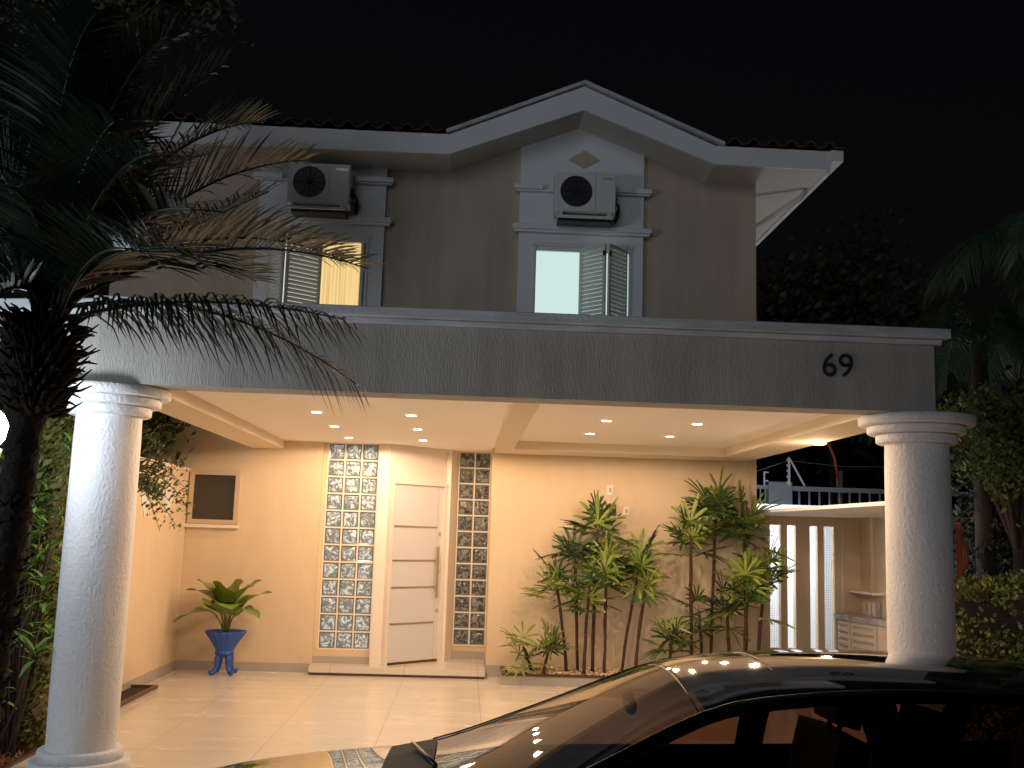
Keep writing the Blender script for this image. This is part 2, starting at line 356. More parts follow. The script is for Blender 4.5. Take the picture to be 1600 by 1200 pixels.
upper_window(.706,1.918,.745,1.285,M['panewhite'],((1.565,12.04),(1.60,12.04)),1.285,1.86,'upper window with frosted pane lit cool white and half folded louvre shutters')
upper_window(-2.52,-1.308,-1.87,-1.40,M['curtain'],((-2.24,12.04),(-2.27,12.04)),-1.87,-2.48,'upper window glowing yellow behind the palm fronds')
MB().add([(-1.60,W-.0135,5.11),(-1.402,W-.0135,4.98),(-1.402,W-.0135,5.112)],[(0,1,2)]).build('lit_ceiling_corner',M['litwall'],house)
# ================================================================ carport
cano=MB()
FY=7.02; FB=2.585
cano.prism([(-2.53,FY),(3.24,FY),(3.24,FY+.28),(-2.53,FY+.28)],FB,3.06)
cano=cano.build('canopy_fascia',M['fascia'],house)
cano['label']='taupe combed stucco fascia of the carport'
MB().prism([(-5.2,FY+.55),(-2.531,FY+.001),(-2.531,FY+.281),(-5.2,FY+.85)],FB,3.045).build('canopy_side_fascia',M['fascia'],house)
co=MB(); co.prism([(-2.56,FY-.08),(3.33,FY-.08),(3.33,12.34),(-2.56,12.34)],3.10,3.17)
co.prism([(-2.53,FY-.035),(3.285,FY-.035),(3.285,12.34),(-2.53,12.34)],3.0605,3.0995)
co.prism([(-5.2,FY+.45),(-2.561,FY-.08),(-2.561,FY+.4),(-5.2,FY+.95)],3.06,3.15)
co.build('coping',M['coping'],house,bevel=.008)
ce=MB(); ce.prism([(-2.18,FY+.281),(.31,FY+.281),(.31,13.5),(-2.18,13.5)],2.665,3.0); ce.box(.51,2.93,FY+.281,11.70,2.70,3.0)
ce.build('carport_ceiling',M['ceil'],house)
be=MB()
be.box(-2.56,-2.181,FY+.281,12.35,2.565,3.04); be.box(.311,.509,FY+.281,12.395,2.60,3.04); be.box(2.931,3.36,FY+.281,12.395,2.60,3.0595); be.box(.5095,2.9305,11.701,12.395,2.60,3.04)
for b_ in (be,): b_.build('beam',M['beam'],house)
# number on the fascia
def text_mesh(txt,size,ext):
    cu=bpy.data.curves.new('t','FONT'); cu.body=txt; cu.size=size; cu.extrude=ext
    ob=bpy.data.objects.new('t',cu); C.objects.link(ob); dg=bpy.context.evaluated_depsgraph_get(); me=bpy.data.meshes.new_from_object(ob.evaluated_get(dg)); bpy.data.objects.remove(ob); return me
me=text_mesh('69',.235,.006); me.materials.append(M['black']); me.name='house_number'
hn=bpy.data.objects.new('house_number',me); C.objects.link(hn); hn.parent=house; hn.rotation_euler=(R(90),0,0); hn.location=Vector((2.43,FY-.012,2.815))-Vector(house.location)
hn['label']='black numerals 69 on the fascia'
# columns
def column(x,y,lab):
    s=MB().lathe([(.222,.16),(.226,.5),(.226,1.4),(.222,2.2),(.218,2.40)],x,y,64,caps=False).build('column',M['column'],house); s['label']=lab
    def o_(p,n):
        MB().lathe(p,x,y,64).build(n,M['column'],s)
    c=MB()
    c.lathe([(.20,2.384),(.265,2.386),(.278,2.396),(.280,2.440),(.272,2.452)],x,y,64)
    c.lathe([(.27,2.4521),(.325,2.454),(.338,2.464),(.340,2.500),(.332,2.512)],x,y,64)
    c.lathe([(.33,2.5121),(.385,2.514),(.398,2.524),(.400,2.570),(.392,2.583)],x,y,64)
    c.build('capital',M['column'],s)
    b=MB(); b.lathe([(.315,0),(.32,.01),(.32,.085),(.31,.095)],x,y,64); b.lathe([(.27,.0951),(.272,.15),(.262,.162),(.20,.163)],x,y,64)
    b.build('base',M['column'],s)
column(-2.512,7.30,'left white stucco column beside the palm'); column(3.222,7.30,'right white stucco column behind the car')
# skirting
for bx_ in ((-3.255,-1.72,12.345,12.3595,0,.10),(.285,.47,12.385,12.3995,0,.13),(-1.7195,-1.05,12.415,12.4295,.10,.18),(-.15,.2915,13.18,13.1995,.10,.19)):
    MB().box(*bx_).build('skirting',M['skirt'],house)
# entrance
en=MB(); en.prism([(-1.72,12.15),(.28,12.15),(.29,13.6),(-1.72,13.6)],.03,.10); en=en.build('entrance_step',M['tile'],house)
MB().box(-1.715,.275,12.162,12.3,.0005,.0298).build('step_riser',M['brown'],house)
# glass block panels
def blocks(x0,y,cols,rows,ztop,m,lab):
    fr=MB(); pn=MB(); g=.2; P=.2
    mo=MB(); mo.box(x0-.01,x0+cols*P+.01,y+.03,y+.12,ztop-rows*P,ztop+.02)
    for i in range(cols+1): mo.box(x0+i*P-.009,x0+i*P+.009,y-.004,y+.0299,ztop-rows*P,ztop+.02)
    for j in range(rows+1): 
        for i in range(cols): mo.box(x0+i*P+.0091,x0+(i+1)*P-.0091,y-.003,y+.0299,ztop-j*P-.009,ztop-j*P+.009)
    root=mo.build('glass_block_panel',M['framew'],house); root['label']=lab
    for i in range(cols):
        for j in range(rows):
            a,b=x0+i*P+.0095,x0+(i+1)*P-.0095; c,d=ztop-(j+1)*P+.0095,ztop-j*P-.0095; t=.014
            o1=[(a,y+.004,c),(b,y+.004,c),(b,y+.004,d),(a,y+.004,d)]; i1=[(a+t,y+.012,c+t),(b-t,y+.012,c+t),(b-t,y+.012,d-t),(a+t,y+.012,d-t)]
            fr.add(o1+i1,[(0,1,5,4),(1,2,6,5),(2,3,7,6),(3,0,4,7)])
            # pillowed pane
            vs=[];n=5
            for u in range(n):
                for v in range(n):
                    s_,q=u/(n-1),v/(n-1); h=.011*(1-(2*s_-1)**4)*(1-(2*q-1)**4)
                    vs.append((a+t+(b-a-2*t)*s_,y+.0125-h,c+t+(d-c-2*t)*q))
            pn.add(vs,[(u*n+v,(u+1)*n+v,(u+1)*n+v+1,u*n+v+1) for u in range(n-1) for v in range(n-1)],True)
    fr.build('block_rims',M['rim'],root); pn.build('glass_blocks',m,root)
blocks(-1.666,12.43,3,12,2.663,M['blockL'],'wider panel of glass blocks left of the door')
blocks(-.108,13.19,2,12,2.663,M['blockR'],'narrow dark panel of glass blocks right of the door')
# posts around the entrance, diagonal door
pw=MB(); pw.box(-1.055,-.90,12.34,12.6,.10,2.664); pw.prism([(-.26,12.93),(-.20,12.91),(-.118,13.16),(-.118,13.30),(-.26,13.2)],.10,2.664)
pw.build('entrance_post',M['framew'],house)
A=Vector((-.895,12.31,0)); B=Vector((-.255,12.925,0)); d=(B-A); Ld=d.length; d.normalize(); nn=Vector((d.y,-d.x,0))
DM=Matrix(((d.x,nn.x,0,A.x),(d.y,nn.y,0,A.y),(0,0,1,0),(0,0,0,1)))
f=MB(); f.box(0,.045,-.08,.02,.10,2.20,DM); f.box(Ld-.045,Ld,-.08,.02,.10,2.20,DM); f.box(0,Ld,-.08,.03,2.2001,2.235,DM); f.box(0,Ld,-.08,-.01,2.2351,2.664,DM)
MB().box(0.02,Ld-.02,-.079,-.002,.1005,.1275,DM).build('door_threshold',M['brown'],house)
f.build('door_frame',M['framew'],house)
x0,x1=.047,Ld-.047
dd=MB(); dd.box(x0,x1,-.06,-.005,.128,2.197,DM); dr=dd.build('door',M['doorw'],house)
zs=[1.70,1.30,.985,.565]
st=MB(); rail=MB()
for z in zs: st.box(x0+.03,x1-.09,-.0049,.0015,z-.010,z+.010,DM)
st.build('metal_strip',M['gold'],dr)
MB().box(x1-.075,x1-.071,-.0049,-.003,.13,2.19,DM).build('door_groove',M['alu'],dr)
hd=MB(); hd.box(x1-.115,x1-.085,.045,.06,.86,1.47,DM); hd.box(x1-.108,x1-.092,-.0049,.045,.97,.985,DM); hd.box(x1-.108,x1-.092,-.0049,.045,1.29,1.305,DM); hd.build('handle',M['gold'],dr)
lk=MB()
for z in (1.62,1.17,.70): lk.box(x1-.045,x1-.025,-.0049,.004,z-.022,z+.022,DM)
lk.build('lock',M['steel'],dr)
# small window left
sw=MB(); 
for (a,b,c,e) in ((-3.25,-3.20,1.66,2.28),(-2.72,-2.67,1.66,2.28),(-3.1999,-2.7201,1.66,1.71),(-3.1999,-2.7201,2.23,2.28)): sw.box(a,b,12.325,12.3595,c,e)
swo=sw.build('small_window',M['alu'],house); swo['label']='small dark frosted window high in the left wall'
MB().box(-3.1999,-2.7201,12.345,12.3594,1.7101,2.2299).build('pane',M['darkglass'],swo)
MB().box(-3.27,-2.65,12.28,12.3595,1.615,1.655).build('sill',M['framew'],swo)
# downlights
def downlight(x,y,z):
    o=MB(); n=24
    vs=[(x+r*math.cos(2*math.pi*k/n),y+r*math.sin(2*math.pi*k/n),zz) for (r,zz) in ((.062,z-.001),(.060,z-.007),(.047,z-.007),(.045,z-.002)) for k in range(n)]
    o.add(vs,[(i*n+k,(i+1)*n+k,(i+1)*n+(k+1)%n,i*n+(k+1)%n) for i in range(3) for k in range(n)],True)
    root=o.build('downlight',M['framew'],house)
    b=MB(); b.add([(x+.046*math.cos(2*math.pi*k/n),y+.046*math.sin(2*math.pi*k/n),z-.003) for k in range(n)],[tuple(range(n-1,-1,-1))]); b.build('bulb',M['bulb'],root)
    l=bpy.data.lights.new('downlight_lamp','SPOT'); l.spot_size=R(178); l.spot_blend=.12; l.shadow_soft_size=.03; l.energy=DL; l.color=WARM
    lo=bpy.data.objects.new('downlight_lamp',l); C.objects.link(lo); lo.location=(x,y,z-.04)
for y in (7.83,9.1,10.35,11.62):
    for x in (-1.345,-.515): downlight(x,y,2.665)
for y in (7.98,9.28,10.55):
    for x in (1.24,2.07): downlight(x,y,2.70)
# bulkhead light under right beam
l=bpy.data.lights.new('bulkhead_lamp','POINT'); l.energy=9; l.color=(1,.70,.42); l.shadow_soft_size=.05; lo=bpy.data.objects.new('bulkhead_lamp',l); C.objects.link(lo); lo.location=(3.30,9.6,2.44)
bl=MB().lathe([(.05,2.575),(.07,2.585),(.07,2.5995)],3.30,9.6,20).build('bulkhead_light',M['wallbulb'],house)
# switch plates, intercom
def plate(name,x,z,w,h,m,lab,cat,hole=None):
    o=MB().box(x-w/2,x+w/2,W-.012,W-.0005,z-h/2,z+h/2).build(name,m,bevel=.003); o.location=(0,0,0)
    tag(o,lab,cat)
    if hole: MB().box(x-w*.2,x+w*.2,W-.016,W-.0122,z-h*.22,z+h*.22).build('button',hole,o)
plate('light_switch',1.715,2.206,.075,.12,M['pine'],'white switch plate, highest on the wall above the planter','switch',M['skirt'])
plate('intercom',1.727,1.97,.13,.13,M['black'],'black square intercom on the wall behind the tallest thin palm','intercom',M['rubber'])
plate('light_switch',1.915,1.965,.075,.10,M['pine'],'white switch plate just right of the black intercom','switch',M['skirt'])
# ================================================================ boundary wall left
bw=thing('boundary_wall','cream side wall with diamond tiles along the left of the carport','wall',(-3.35,10.5,0))
MB().box(-3.45,-3.27,8.6,12.355,-.1,2.26).build('wall_body',M['cream'],bw)
MB().box(-3.2695,-3.255,8.7,12.345,.0,.10).build('skirting',M['skirt'],bw)
MB().box(-3.47,-3.255,8.6,12.355,2.2605,2.30).build('wall_cap',M['beam'],bw)
for yy in (10.75,11.55):
    q=[(-3.262,yy-.17,1.93),(-3.262,yy,1.70),(-3.262,yy+.17,1.93),(-3.262,yy,2.16)]; q2=[(-3.2699,a[1],a[2]) for a in q]
    MB().add(q+q2,[(0,1,2,3),(0,4,5,1),(1,5,6,2),(2,6,7,3),(3,7,4,0)]).build('diamond_tile',M['white'],bw)
MB().box(-3.2695,-3.262,10.32,10.36,.93,.96).build('outlet',M['black'],bw)
# ================================================================ low planter beside boundary wall
pb=thing('floor_planter','low brown rimmed planting bed at the foot of the left side wall','planter',(-3.12,10.1,0))
q=MB(); q.box(-3.25,-3.0,9.3,10.75,.0005,.03); q.build('tile_base',M['skirt'],pb)
q=MB(); q.box(-3.03,-2.995,9.3,10.75,.0305,.06); q.box(-3.25,-3.0305,10.715,10.75,.0305,.06); q.build('rim',M['brown'],pb)
MB().box(-3.25,-3.031,9.3,10.714,.0305,.035).build('soil',M['soil'],pb)
# ---------------------------------------------------------------- planter with rhapis
pl=thing('planter','long low tiled planter with brown rim under the thin palms','planter',(1.9,12.0,0))
q=MB().box(.47,3.46,11.76,11.80,.0005,.10); q.box(.47,.51,11.8001,12.399,.0005,.10); q.box(3.42,3.46,11.8001,12.399,.0005,.10); q.build('tile_side',M['skirt'],pl)
q=MB().box(.46,3.47,11.75,11.80,.1005,.125); q.box(.46,.51,11.8001,12.399,.1005,.125); q.box(3.42,3.47,11.8001,12.399,.1005,.125); q.build('rim',M['brown'],pl)
MB().box(.5105,3.4195,11.8005,12.398,.0005,.09).build('soil',M['soil'],pl)
gm=mat('golden pebbles',(.42,.28,.13),.5); nt=gm.node_tree; oi=nt.nodes.new('ShaderNodeNewGeometry'); cr=nt.nodes.new('ShaderNodeValToRGB')
cr.color_ramp.elements[0].color=(.36,.20,.08,1); cr.color_ramp.elements[1].color=(.92,.78,.54,1); nt.links.new(oi.outputs['Random Per Island'],cr.inputs[0]); nt.links.new(cr.outputs[0],nt.nodes['Principled BSDF'].inputs['Base Color'])
pe=MB(); rg=random.Random(3)
for i in range(2600):
    x,y=rg.uniform(.53,3.40),rg.uniform(11.82,12.38); s=rg.uniform(.009,.024)*(1.5 if rg.random()<.06 else 1); z=.10+s*.5+rg.random()*.022
    a=rg.random()*3; vs=[]
    for (u,v,w) in ((1,0,0),(-1,0,0),(0,1,0),(0,-1,0),(0,0,.75),(0,0,-.75)):
        u*=rg.uniform(.8,1.3);v*=rg.uniform(.7,1.1); vs.append((x+s*(u*math.cos(a)-v*math.sin(a)),y+s*(u*math.sin(a)+v*math.cos(a)),z+s*w))
    pe.add(vs,[(0,2,4),(2,1,4),(1,3,4),(3,0,4),(2,0,5),(1,2,5),(3,1,5),(0,3,5)],True)
po=pe.build('pebbles',gm); tag(po,'golden pebbles covering the planter soil under the thin palms','pebbles',kind='stuff')
# fan leaf of a rhapis
def fan(mb,c,dirv,size,rg,nl=None):
    dirv=Vector(dirv).normalized(); side=dirv.cross(Vector((0,0,1)))
    if side.length<.1: side=Vector((1,0,0))
    side.normalize(); up=side.cross(dirv).normalized()
    nl=nl or rg.randint(7,11)
    for k in range(nl):
        t=(k/(nl-1)-.5)*2; a=t*R(105)+rg.uniform(-.08,.08); L=size*(1-.25*abs(t))*rg.uniform(.85,1.1); w=size*.042*rg.uniform(.8,1.2)
        d0=(dirv*math.cos(a)+side*math.sin(a)+up*.12).normalized(); nrm=up
        wv=d0.cross(nrm).normalized()
        prev=None; pts=[];n=5
        for i in range(n+1):
            s=i/n; p=Vector(c)+d0*L*s+Vector((0,0,-1))*L*(.16*s**2.2); ww=w*(.35+1.0*math.sin(min(1,s*1.25)*math.pi*.55)) if s<.8 else w*(1.1 if s<.9 else .75)
            pts+= [p-wv*ww+nrm*ww*.5,p,p+wv*ww+nrm*ww*.5]
        mb.add(pts,[(i*3+j,i*3+j+1,(i+1)*3+j+1,(i+1)*3+j) for i in range(n) for j in (0,1)],True)
def bpY(px,py,Y):
    dv=w_+(px-800)/1615.7*r_-(py-600)/1615.7*u_; t=Y/dv.y; return t*dv.x,H+t*dv.z
# stems: base x, depth, top x, top height, leaves, leaf size (read as metres on site)
STEMS=[ # X base, Y, X top, Z top, nleaves, size
 (.80,12.05,.70,.55,5,.30,'smallest thin palm at the left end of the planter'),
 (.92,11.92,1.00,.62,6,.30,'low bushy thin palm, second from the left end of the planter'),
 (1.20,12.1,1.05,1.30,6,.36,'thin palm leaning left with crown over the low ones'),
 (1.33,12.2,1.27,1.62,6,.38,'thin palm with drooping crown beside the tallest left one'),
 (1.38,12.0,1.42,1.18,6,.34,'mid height thin palm in the left clump'),
 (1.50,12.2,1.53,1.86,7,.40,'tallest thin palm of the left clump, below the intercom'),
 (1.62,12.05,1.62,1.42,7,.38,'bright leaved thin palm in front of the tallest left one'),
 (1.82,12.1,2.02,1.50,6,.38,'thin palm leaning right in the middle of the planter'),
 (1.95,11.95,2.06,1.30,6,.36,'bright thin palm right of the middle of the planter'),
 (2.34,12.0,2.38,.78,6,.34,'short thin palm in the gap between both clumps'),
 (2.62,12.1,2.60,1.85,7,.40,'thin palm with tall crown on the left of the right clump'),
 (2.76,12.15,2.72,.95,5,.30,'short thin palm among the right clump stems'),
 (2.86,12.2,2.92,2.12,8,.44,'tallest thin palm of the right clump'),
 (3.06,12.1,3.02,1.12,6,.34,'mid height thin palm in the right clump'),
 (3.18,11.95,3.22,1.25,7,.38,'bright bushy thin palm at the front of the right clump'),
 (3.28,12.2,3.25,1.98,8,.42,'dense dark thin palm near the house corner'),
 (3.36,12.05,3.46,1.45,7,.38,'last thin palm, spilling past the house corner')]
for i,(xb,y,xt,zt,nl,sz,lab) in enumerate(STEMS):
    rg=random.Random(100+i); y=y-.12
    t=thing('lady_palm',lab,'palm',(xb,y,.1),group='thin fan leaved palms in the planter')
    s=MB(); pts=[]
    for k in range(9):
        u=k/8; pts.append((xb+(xt-xb)*u**1.3+rg.uniform(-.004,.004),y+rg.uniform(-.004,.004),.09+(zt-.15-.09)*u))
    s.tube(pts,[rg.uniform(.016,.022)*(1 if k<8 else .6) for k in range(9)],7); s.build('stem',M['rstem'],t)
    top=Vector(pts[-1])
    nl=int(nl*1.75)
    for k in range(nl):
        az=k*2.4+rg.random()*.7; el=rg.uniform(.25,1.45) if k<nl*.7 else rg.uniform(-.4,.3); start=Vector(pts[-1])+Vector((0,0,rg.uniform(-.28,.05)))
        dv=Vector((math.cos(az)*math.cos(el),math.sin(az)*math.cos(el)*.65,math.sin(el))); L=sz*rg.uniform(.3,.6)
        c=start+dv*L
        if c.y>12.32: c.y=12.32; dv.y=-abs(dv.y)
        lf=MB(); lf.tube([start,start+dv*L*.5+Vector((0,0,.02)),c],[.004,.003,.0025],4)
        tipd=Vector((dv.x,dv.y,dv.z*.9-.02)); fan(lf,c,tipd,sz*rg.uniform(.75,1.0),rg)
        for q in range(len(lf.v)):
            if lf.v[q][1]>12.385: lf.v[q]=(lf.v[q][0],12.385,lf.v[q][2])
        lf.build('fan_leaf',M['rhap'] if rg.random()<(.75 if 'bright' in lab or 'small' in lab else .4) else M['rhapdark'],t)
# ================================================================ blue pot with broad leaved plant
PX,PY=-2.64,12.0
pt=thing('potted_plant','broad leaved plant in a fluted cobalt blue pot on three scroll feet','plant',(PX,PY,0))
def flute(a,z): return 1+.035*math.cos(a*16)*(1 if z>.24 else 0)
b=MB(); b.lathe([(.09,.215),(.105,.225),(.105,.25),(.092,.262),(.10,.28),(.16,.38),(.215,.455),(.222,.465),(.222,.48),(.205,.48),(.195,.462),(.10,.40)],PX,PY,96,fn=flute,caps=False)
b.lathe([(.001,.2),(.085,.202),(.095,.216)],PX,PY,32,caps=False)
pot=b.build('pot',M['blue'],pt)
MB().lathe([(.19,.45),(.001,.462)],PX,PY,24,caps=False).build('soil',M['soil'],pot)
for k in range(4):
    a=R(45+90*k); ca,sa=math.cos(a),math.sin(a)
    prof=[(.055,.235,.036),(.085,.19,.038),(.088,.13,.030),(.10,.08,.026),(.125,.045,.026),(.155,.035,.024),(.172,.05,.020),(.168,.066,.014)]
    MB().tube([(PX+r*ca,PY+r*sa,z-.008) for r,z,_ in prof],[q for _,_,q in prof],10).build('foot',M['blue'],pot)
def broad_leaf(t,start,mid,tip,w,fold,mat_,rg,stalkfrac=.35):
    start,mid,tip=Vector(start),Vector(mid),Vector(tip); n=14; P=[]
    for i in range(n+1):
        s=i/n; P.append(start*(1-s)**2+mid*2*s*(1-s)+tip*s*s)
    k0=int(n*stalkfrac)
    st=MB().tube(P[:k0+1],[.012-.006*i/max(1,k0) for i in range(k0+1)],6)
    lf=MB(); vs=[]; m=n-k0
    for i in range(k0,n+1):
        s=(i-k0)/m; ww=w*max(0,math.sin(math.pi*min(1,s**.75)))**.7*(1 if s<1 else 0)
        t_=(P[min(i+1,n)]-P[max(i-1,0)]).normalized(); sd=t_.cross(Vector((0,0,1)))
        if sd.length<.15: sd=Vector((1,0,0))
        sd.normalize(); up_=sd.cross(t_).normalized()
        for j in (-2,-1,0,1,2):
            wav=.02*math.sin(s*11+j)*abs(j)/2
            vs.append(P[i]+sd*ww*j/2+up_*(abs(j)/2*ww*fold+wav))
    lf.add(vs,[(i*5+j,i*5+j+1,(i+1)*5+j+1,(i+1)*5+j) for i in range(m) for j in range(4)],True)
    a=lf.build('leaf',mat_,t); so=a.modifiers.new('s','SUBSURF'); so.levels=1; so.render_levels=1
    st.build('leaf_stalk',M['stalk'],a)
rg=random.Random(5)
for (mx,my,mz,tx,ty,tz,w) in [(-.15,-.1,.95,-.55,-.18,.62,.085),(-.12,0,1.02,-.46,-.05,1.0,.085),(-.02,-.15,1.05,-.14,-.2,1.12,.105),(.06,.05,1.1,.12,.1,1.13,.08),
    (.12,-.05,.95,.50,-.1,1.0,.085),(.16,-.12,.98,.40,-.2,.70,.08),(.05,-.2,1.02,.13,-.36,.80,.10),(-.08,-.2,1.0,-.12,-.34,.84,.10),(.03,.05,1.05,.26,.1,1.06,.07),(-.05,.1,1.0,-.2,.15,1.05,.08),(-.1,-.05,1.05,-.36,-.02,1.12,.09),(.1,-.1,1.0,.36,-.02,1.14,.08)]:
    broad_leaf(pt,(PX+mx*.15,PY+my*.15,.46),(PX+mx*.7,PY+my,mz*.9),(PX+tx*1.0,PY+ty,tz*.92),w*2.0,.2,M['broad'],rg,.34)
# ================================================================ AC units
def ac(x0,z0,lab):
    Y0,Y1=11.96,12.24; w,h=.74,.50; x1=x0+w
    t=thing('air_conditioner',lab,'air conditioner',(x0+w/2,Y1,z0),group=None)
    c=MB(); n=40; cx,cz,rr=x0+.26,z0+.26,.195
    c.box(x0,x1,Y0+.02,Y1,z0,z0+h); c.build('casing',M['acw'],t,bevel=.012)
    # front panel with round opening
    fp=MB(); ring=[(cx+rr*math.cos(2*math.pi*k/n),cz+rr*math.sin(2*math.pi*k/n)) for k in range(n)]
    out=[]
    for k in range(n):
        a=2*math.pi*k/n; ca,sa=math.cos(a),math.sin(a); s=min((x0+.49-cx if ca>0 else cx-x0-.01)/max(abs(ca),1e-6),(z0+h-.01-cz if sa>0 else cz-z0-.01)/max(abs(sa),1e-6)); out.append((cx+s*ca,cz+s*sa))
    fp.add([(x,Y0,z) for x,z in ring]+[(x,Y0,z) for x,z in out]+[(x,Y0+.019,z) for x,z in ring],[(k,(k+1)%n,n+(k+1)%n,n+k) for k in range(n)]+[(k,2*n+k,2*n+(k+1)%n,(k+1)%n) for k in range(n)])
    fp.box(x0+.495,x1-.01,Y0,Y0+.019,z0+.01,z0+h-.01)
    f_=fp.build('front_panel',M['acw'],t)
    MB().add([(x,Y0+.017,z) for x,z in ring],[tuple(range(n))]).build('fan_opening',M['black'],t)
    gr=MB()
    for k in range(1,9): 
        rr2=rr*k/8.5; gr.tube([(cx+rr2*math.cos(2*math.pi*j/28),Y0+.004,cz+rr2*math.sin(2*math.pi*j/28)) for j in range(29)],.0022,4)
    for k in range(6): a=math.pi*k/6; gr.tube([(cx-rr*math.cos(a),Y0+.006,cz-rr*math.sin(a)),(cx+rr*math.cos(a),Y0+.006,cz+rr*math.sin(a))],.003,4)
    gr.build('grille',M['rubber'],t)
    MB().box(x1-.17,x1-.03,Y0-.002,Y0-.0005,z0+h-.085,z0+h-.055).build('badge',M['steel'],t)
    br=MB()
    for xx in (x0+.06,x1-.10): br.box(xx,xx+.035,Y0-.03,12.338,z0-.045,z0-.0005)
    br.box(x0+.02,x1-.04,Y0-.029,Y0+.0,z0-.075,z0-.046); br.build('bracket',M['shutter'],t)
    MB().box(x0+.05,x1-.05,Y0+.06,Y1-.02,z0-.10,z0-.05).build('drip_tray',M['black'],t)
    pp_=MB(); pp_.tube([(x1,Y1-.1,z0+.16),(x1+.05,Y1-.1,z0+.17),(x1+.07,Y1-.06,z0+.12),(x1+.05,12.33,z0+.02)],.018,8); pp_.tube([(x1,Y1-.12,z0+.08),(x1+.04,Y1-.12,z0+.07),(x1+.045,12.33,z0-.0)],.012,8); pp_.box(x1,x1+.03,Y1-.16,Y1-.04,z0+.14,z0+.24); pp_.build('pipe',M['rubber'],t)
ac(.925,5.50,'air conditioner under the gable, above the right upper window'); ac(-2.27,5.47,'air conditioner above the left upper window, half behind palm fronds')
# ================================================================ side yard wall with slots
sw=thing('slotted_wall','cream wall with four tall glowing slots beside the right column','wall',(4.5,13.5,0))
w=MB(); SL=[(3.977,4.121),(4.206,4.317),(4.504,4.606),(4.691,4.827)]; xs=[3.5]+[v for p in SL for v in p]+[5.3]
for i in range(0,len(xs),2): w.box(xs[i],xs[i+1],13.5,13.62,0,1.99)
for a,b_ in SL: w.box(a,b_,13.5,13.62,1.872,1.99); w.box(a,b_,13.5,13.62,0,.30)
w.build('wall_body',M['cream'],sw)
gm_=tint_glass('frosted slot glass',(.9,.95,.95))
for i in (0,3):
    a,b_=SL[i]; gmesh=MB(); k=a
    while k<b_: gmesh.box(k-.0018,k+.0018,13.54,13.545,.30,1.872); k+=.0225
    z=.30
    while z<1.872: gmesh.box(a,b_,13.5452,13.549,z-.0018,z+.0018); z+=.0225
    gmesh.build('wire_mesh',M['skirt'],sw)
MB().box(4.925,4.937,13.490,13.4995,.45,1.95).build('conduit',M['slabw'],sw)
bk=MB().box(3.5,6.2,15.2,15.3,0,2.2).build('rear_yard_wall',M['slabw']); tag(bk,'white rear yard wall glowing through the slots of the cream wall','wall')
yl=thing('assumed_tube_light','assumed unseen cool white tube light inside the yard behind the slotted wall','lamp',(4.4,13.7,2.0))  # tube is out of sight, assumed as the source behind the bright slots
MB().tube([(3.7,13.66,1.94),(5.2,13.66,1.94)],.015,10).build('tube',emis('tube',(.85,.93,1),8),yl)
l=bpy.data.lights.new('assumed_yard_light','AREA'); l.shape='RECTANGLE'; l.size=1.5; l.size_y=.05; l.energy=22; l.color=(.86,.94,1); lo=bpy.data.objects.new('assumed_yard_light',l); C.objects.link(lo); lo.location=(4.4,13.74,1.75); lo.rotation_euler=(R(75),0,0)  # carries the assumed tube's light onto the rear wall
l=bpy.data.lights.new('assumed_side_light','POINT'); l.energy=60; l.color=(.88,.93,1); l.shadow_soft_size=.08; lo=bpy.data.objects.new('assumed_side_light',l); C.objects.link(lo); lo.location=(3.8,14.6,1.6)  # light source of the assumed side lamp
sf=thing('assumed_wall_lamp','assumed unseen round white lamp on the side wall of the house above the yard','lamp',(3.50,14.6,1.6))  # unseen lamp, assumed here to light the side soffit from below
MB().sphere((3.62,14.6,1.6),.07).build('globe',M['globe'],sf); MB().tube([(3.5,14.6,1.6),(3.56,14.6,1.6)],.012,8).build('arm',M['steel'],sf)
rw=thing('right_side_wall','cream side wall behind the right column with shelf and louvred cabinet','wall',(5.25,12,0))
MB().box(5.1701,5.30,11.6,13.499,0,2.0).build('wall_body',M['cream'],rw)
MB().prism([(3.50,8.0),(3.6,8.0),(5.17,11.5),(5.17,13.62),(3.5,13.62)],1.9905,2.025).build('slab_roof',M['slabw'],rw)
shf=thing('wall_shelf','small cream corner shelf on the right side wall','shelf',(5.1,13.3,1.05))
MB().prism([(4.98,13.4895),(5.02,12.75),(5.169,12.70),(5.169,13.4895)],1.04,1.07).build('board',M['framew'],shf)
cb=thing('cabinet','low louvred cabinet with grey marble top against the slotted wall','cabinet',(5.0,13.1,0))
MB().prism([(4.80,13.48),(4.84,13.05),(4.98,12.45),(5.168,12.3),(5.168,13.48)],.70,.765).build('marble_top',M['marble'],cb)
MB().prism([(4.86,13.47),(4.88,13.05),(5.0,12.5),(5.166,12.4),(5.166,13.47)],.0,.6995).build('cabinet_body',M['beam'],cb)
for (ax,ay,bx,by) in ((4.862,13.44,4.874,13.09),(4.878,13.03,4.985,12.53)):
    Aq=Vector((ax,ay,0)); Bq=Vector((bx,by,0)); dq=Bq-Aq; Lq=dq.length; dq.normalize(); nq=Vector((dq.y,-dq.x,0)); 
    if nq.x>0: nq=-nq
    mq=Matrix(((dq.x,nq.x,0,Aq.x),(dq.y,nq.y,0,Aq.y),(0,0,1,0),(0,0,0,1)))
    lv=MB(); lv.box(0,.03,.002,.02,.1,.68,mq); lv.box(Lq-.03,Lq,.002,.02,.1,.68,mq); lv.box(.03,Lq-.03,.002,.02,.65,.68,mq)
    for k in range(6): lv.box(.03,Lq-.03,.004,.03,.14+k*.085,.19+k*.085,mq)
    lv.build('louvre_door',M['framew'],cb)
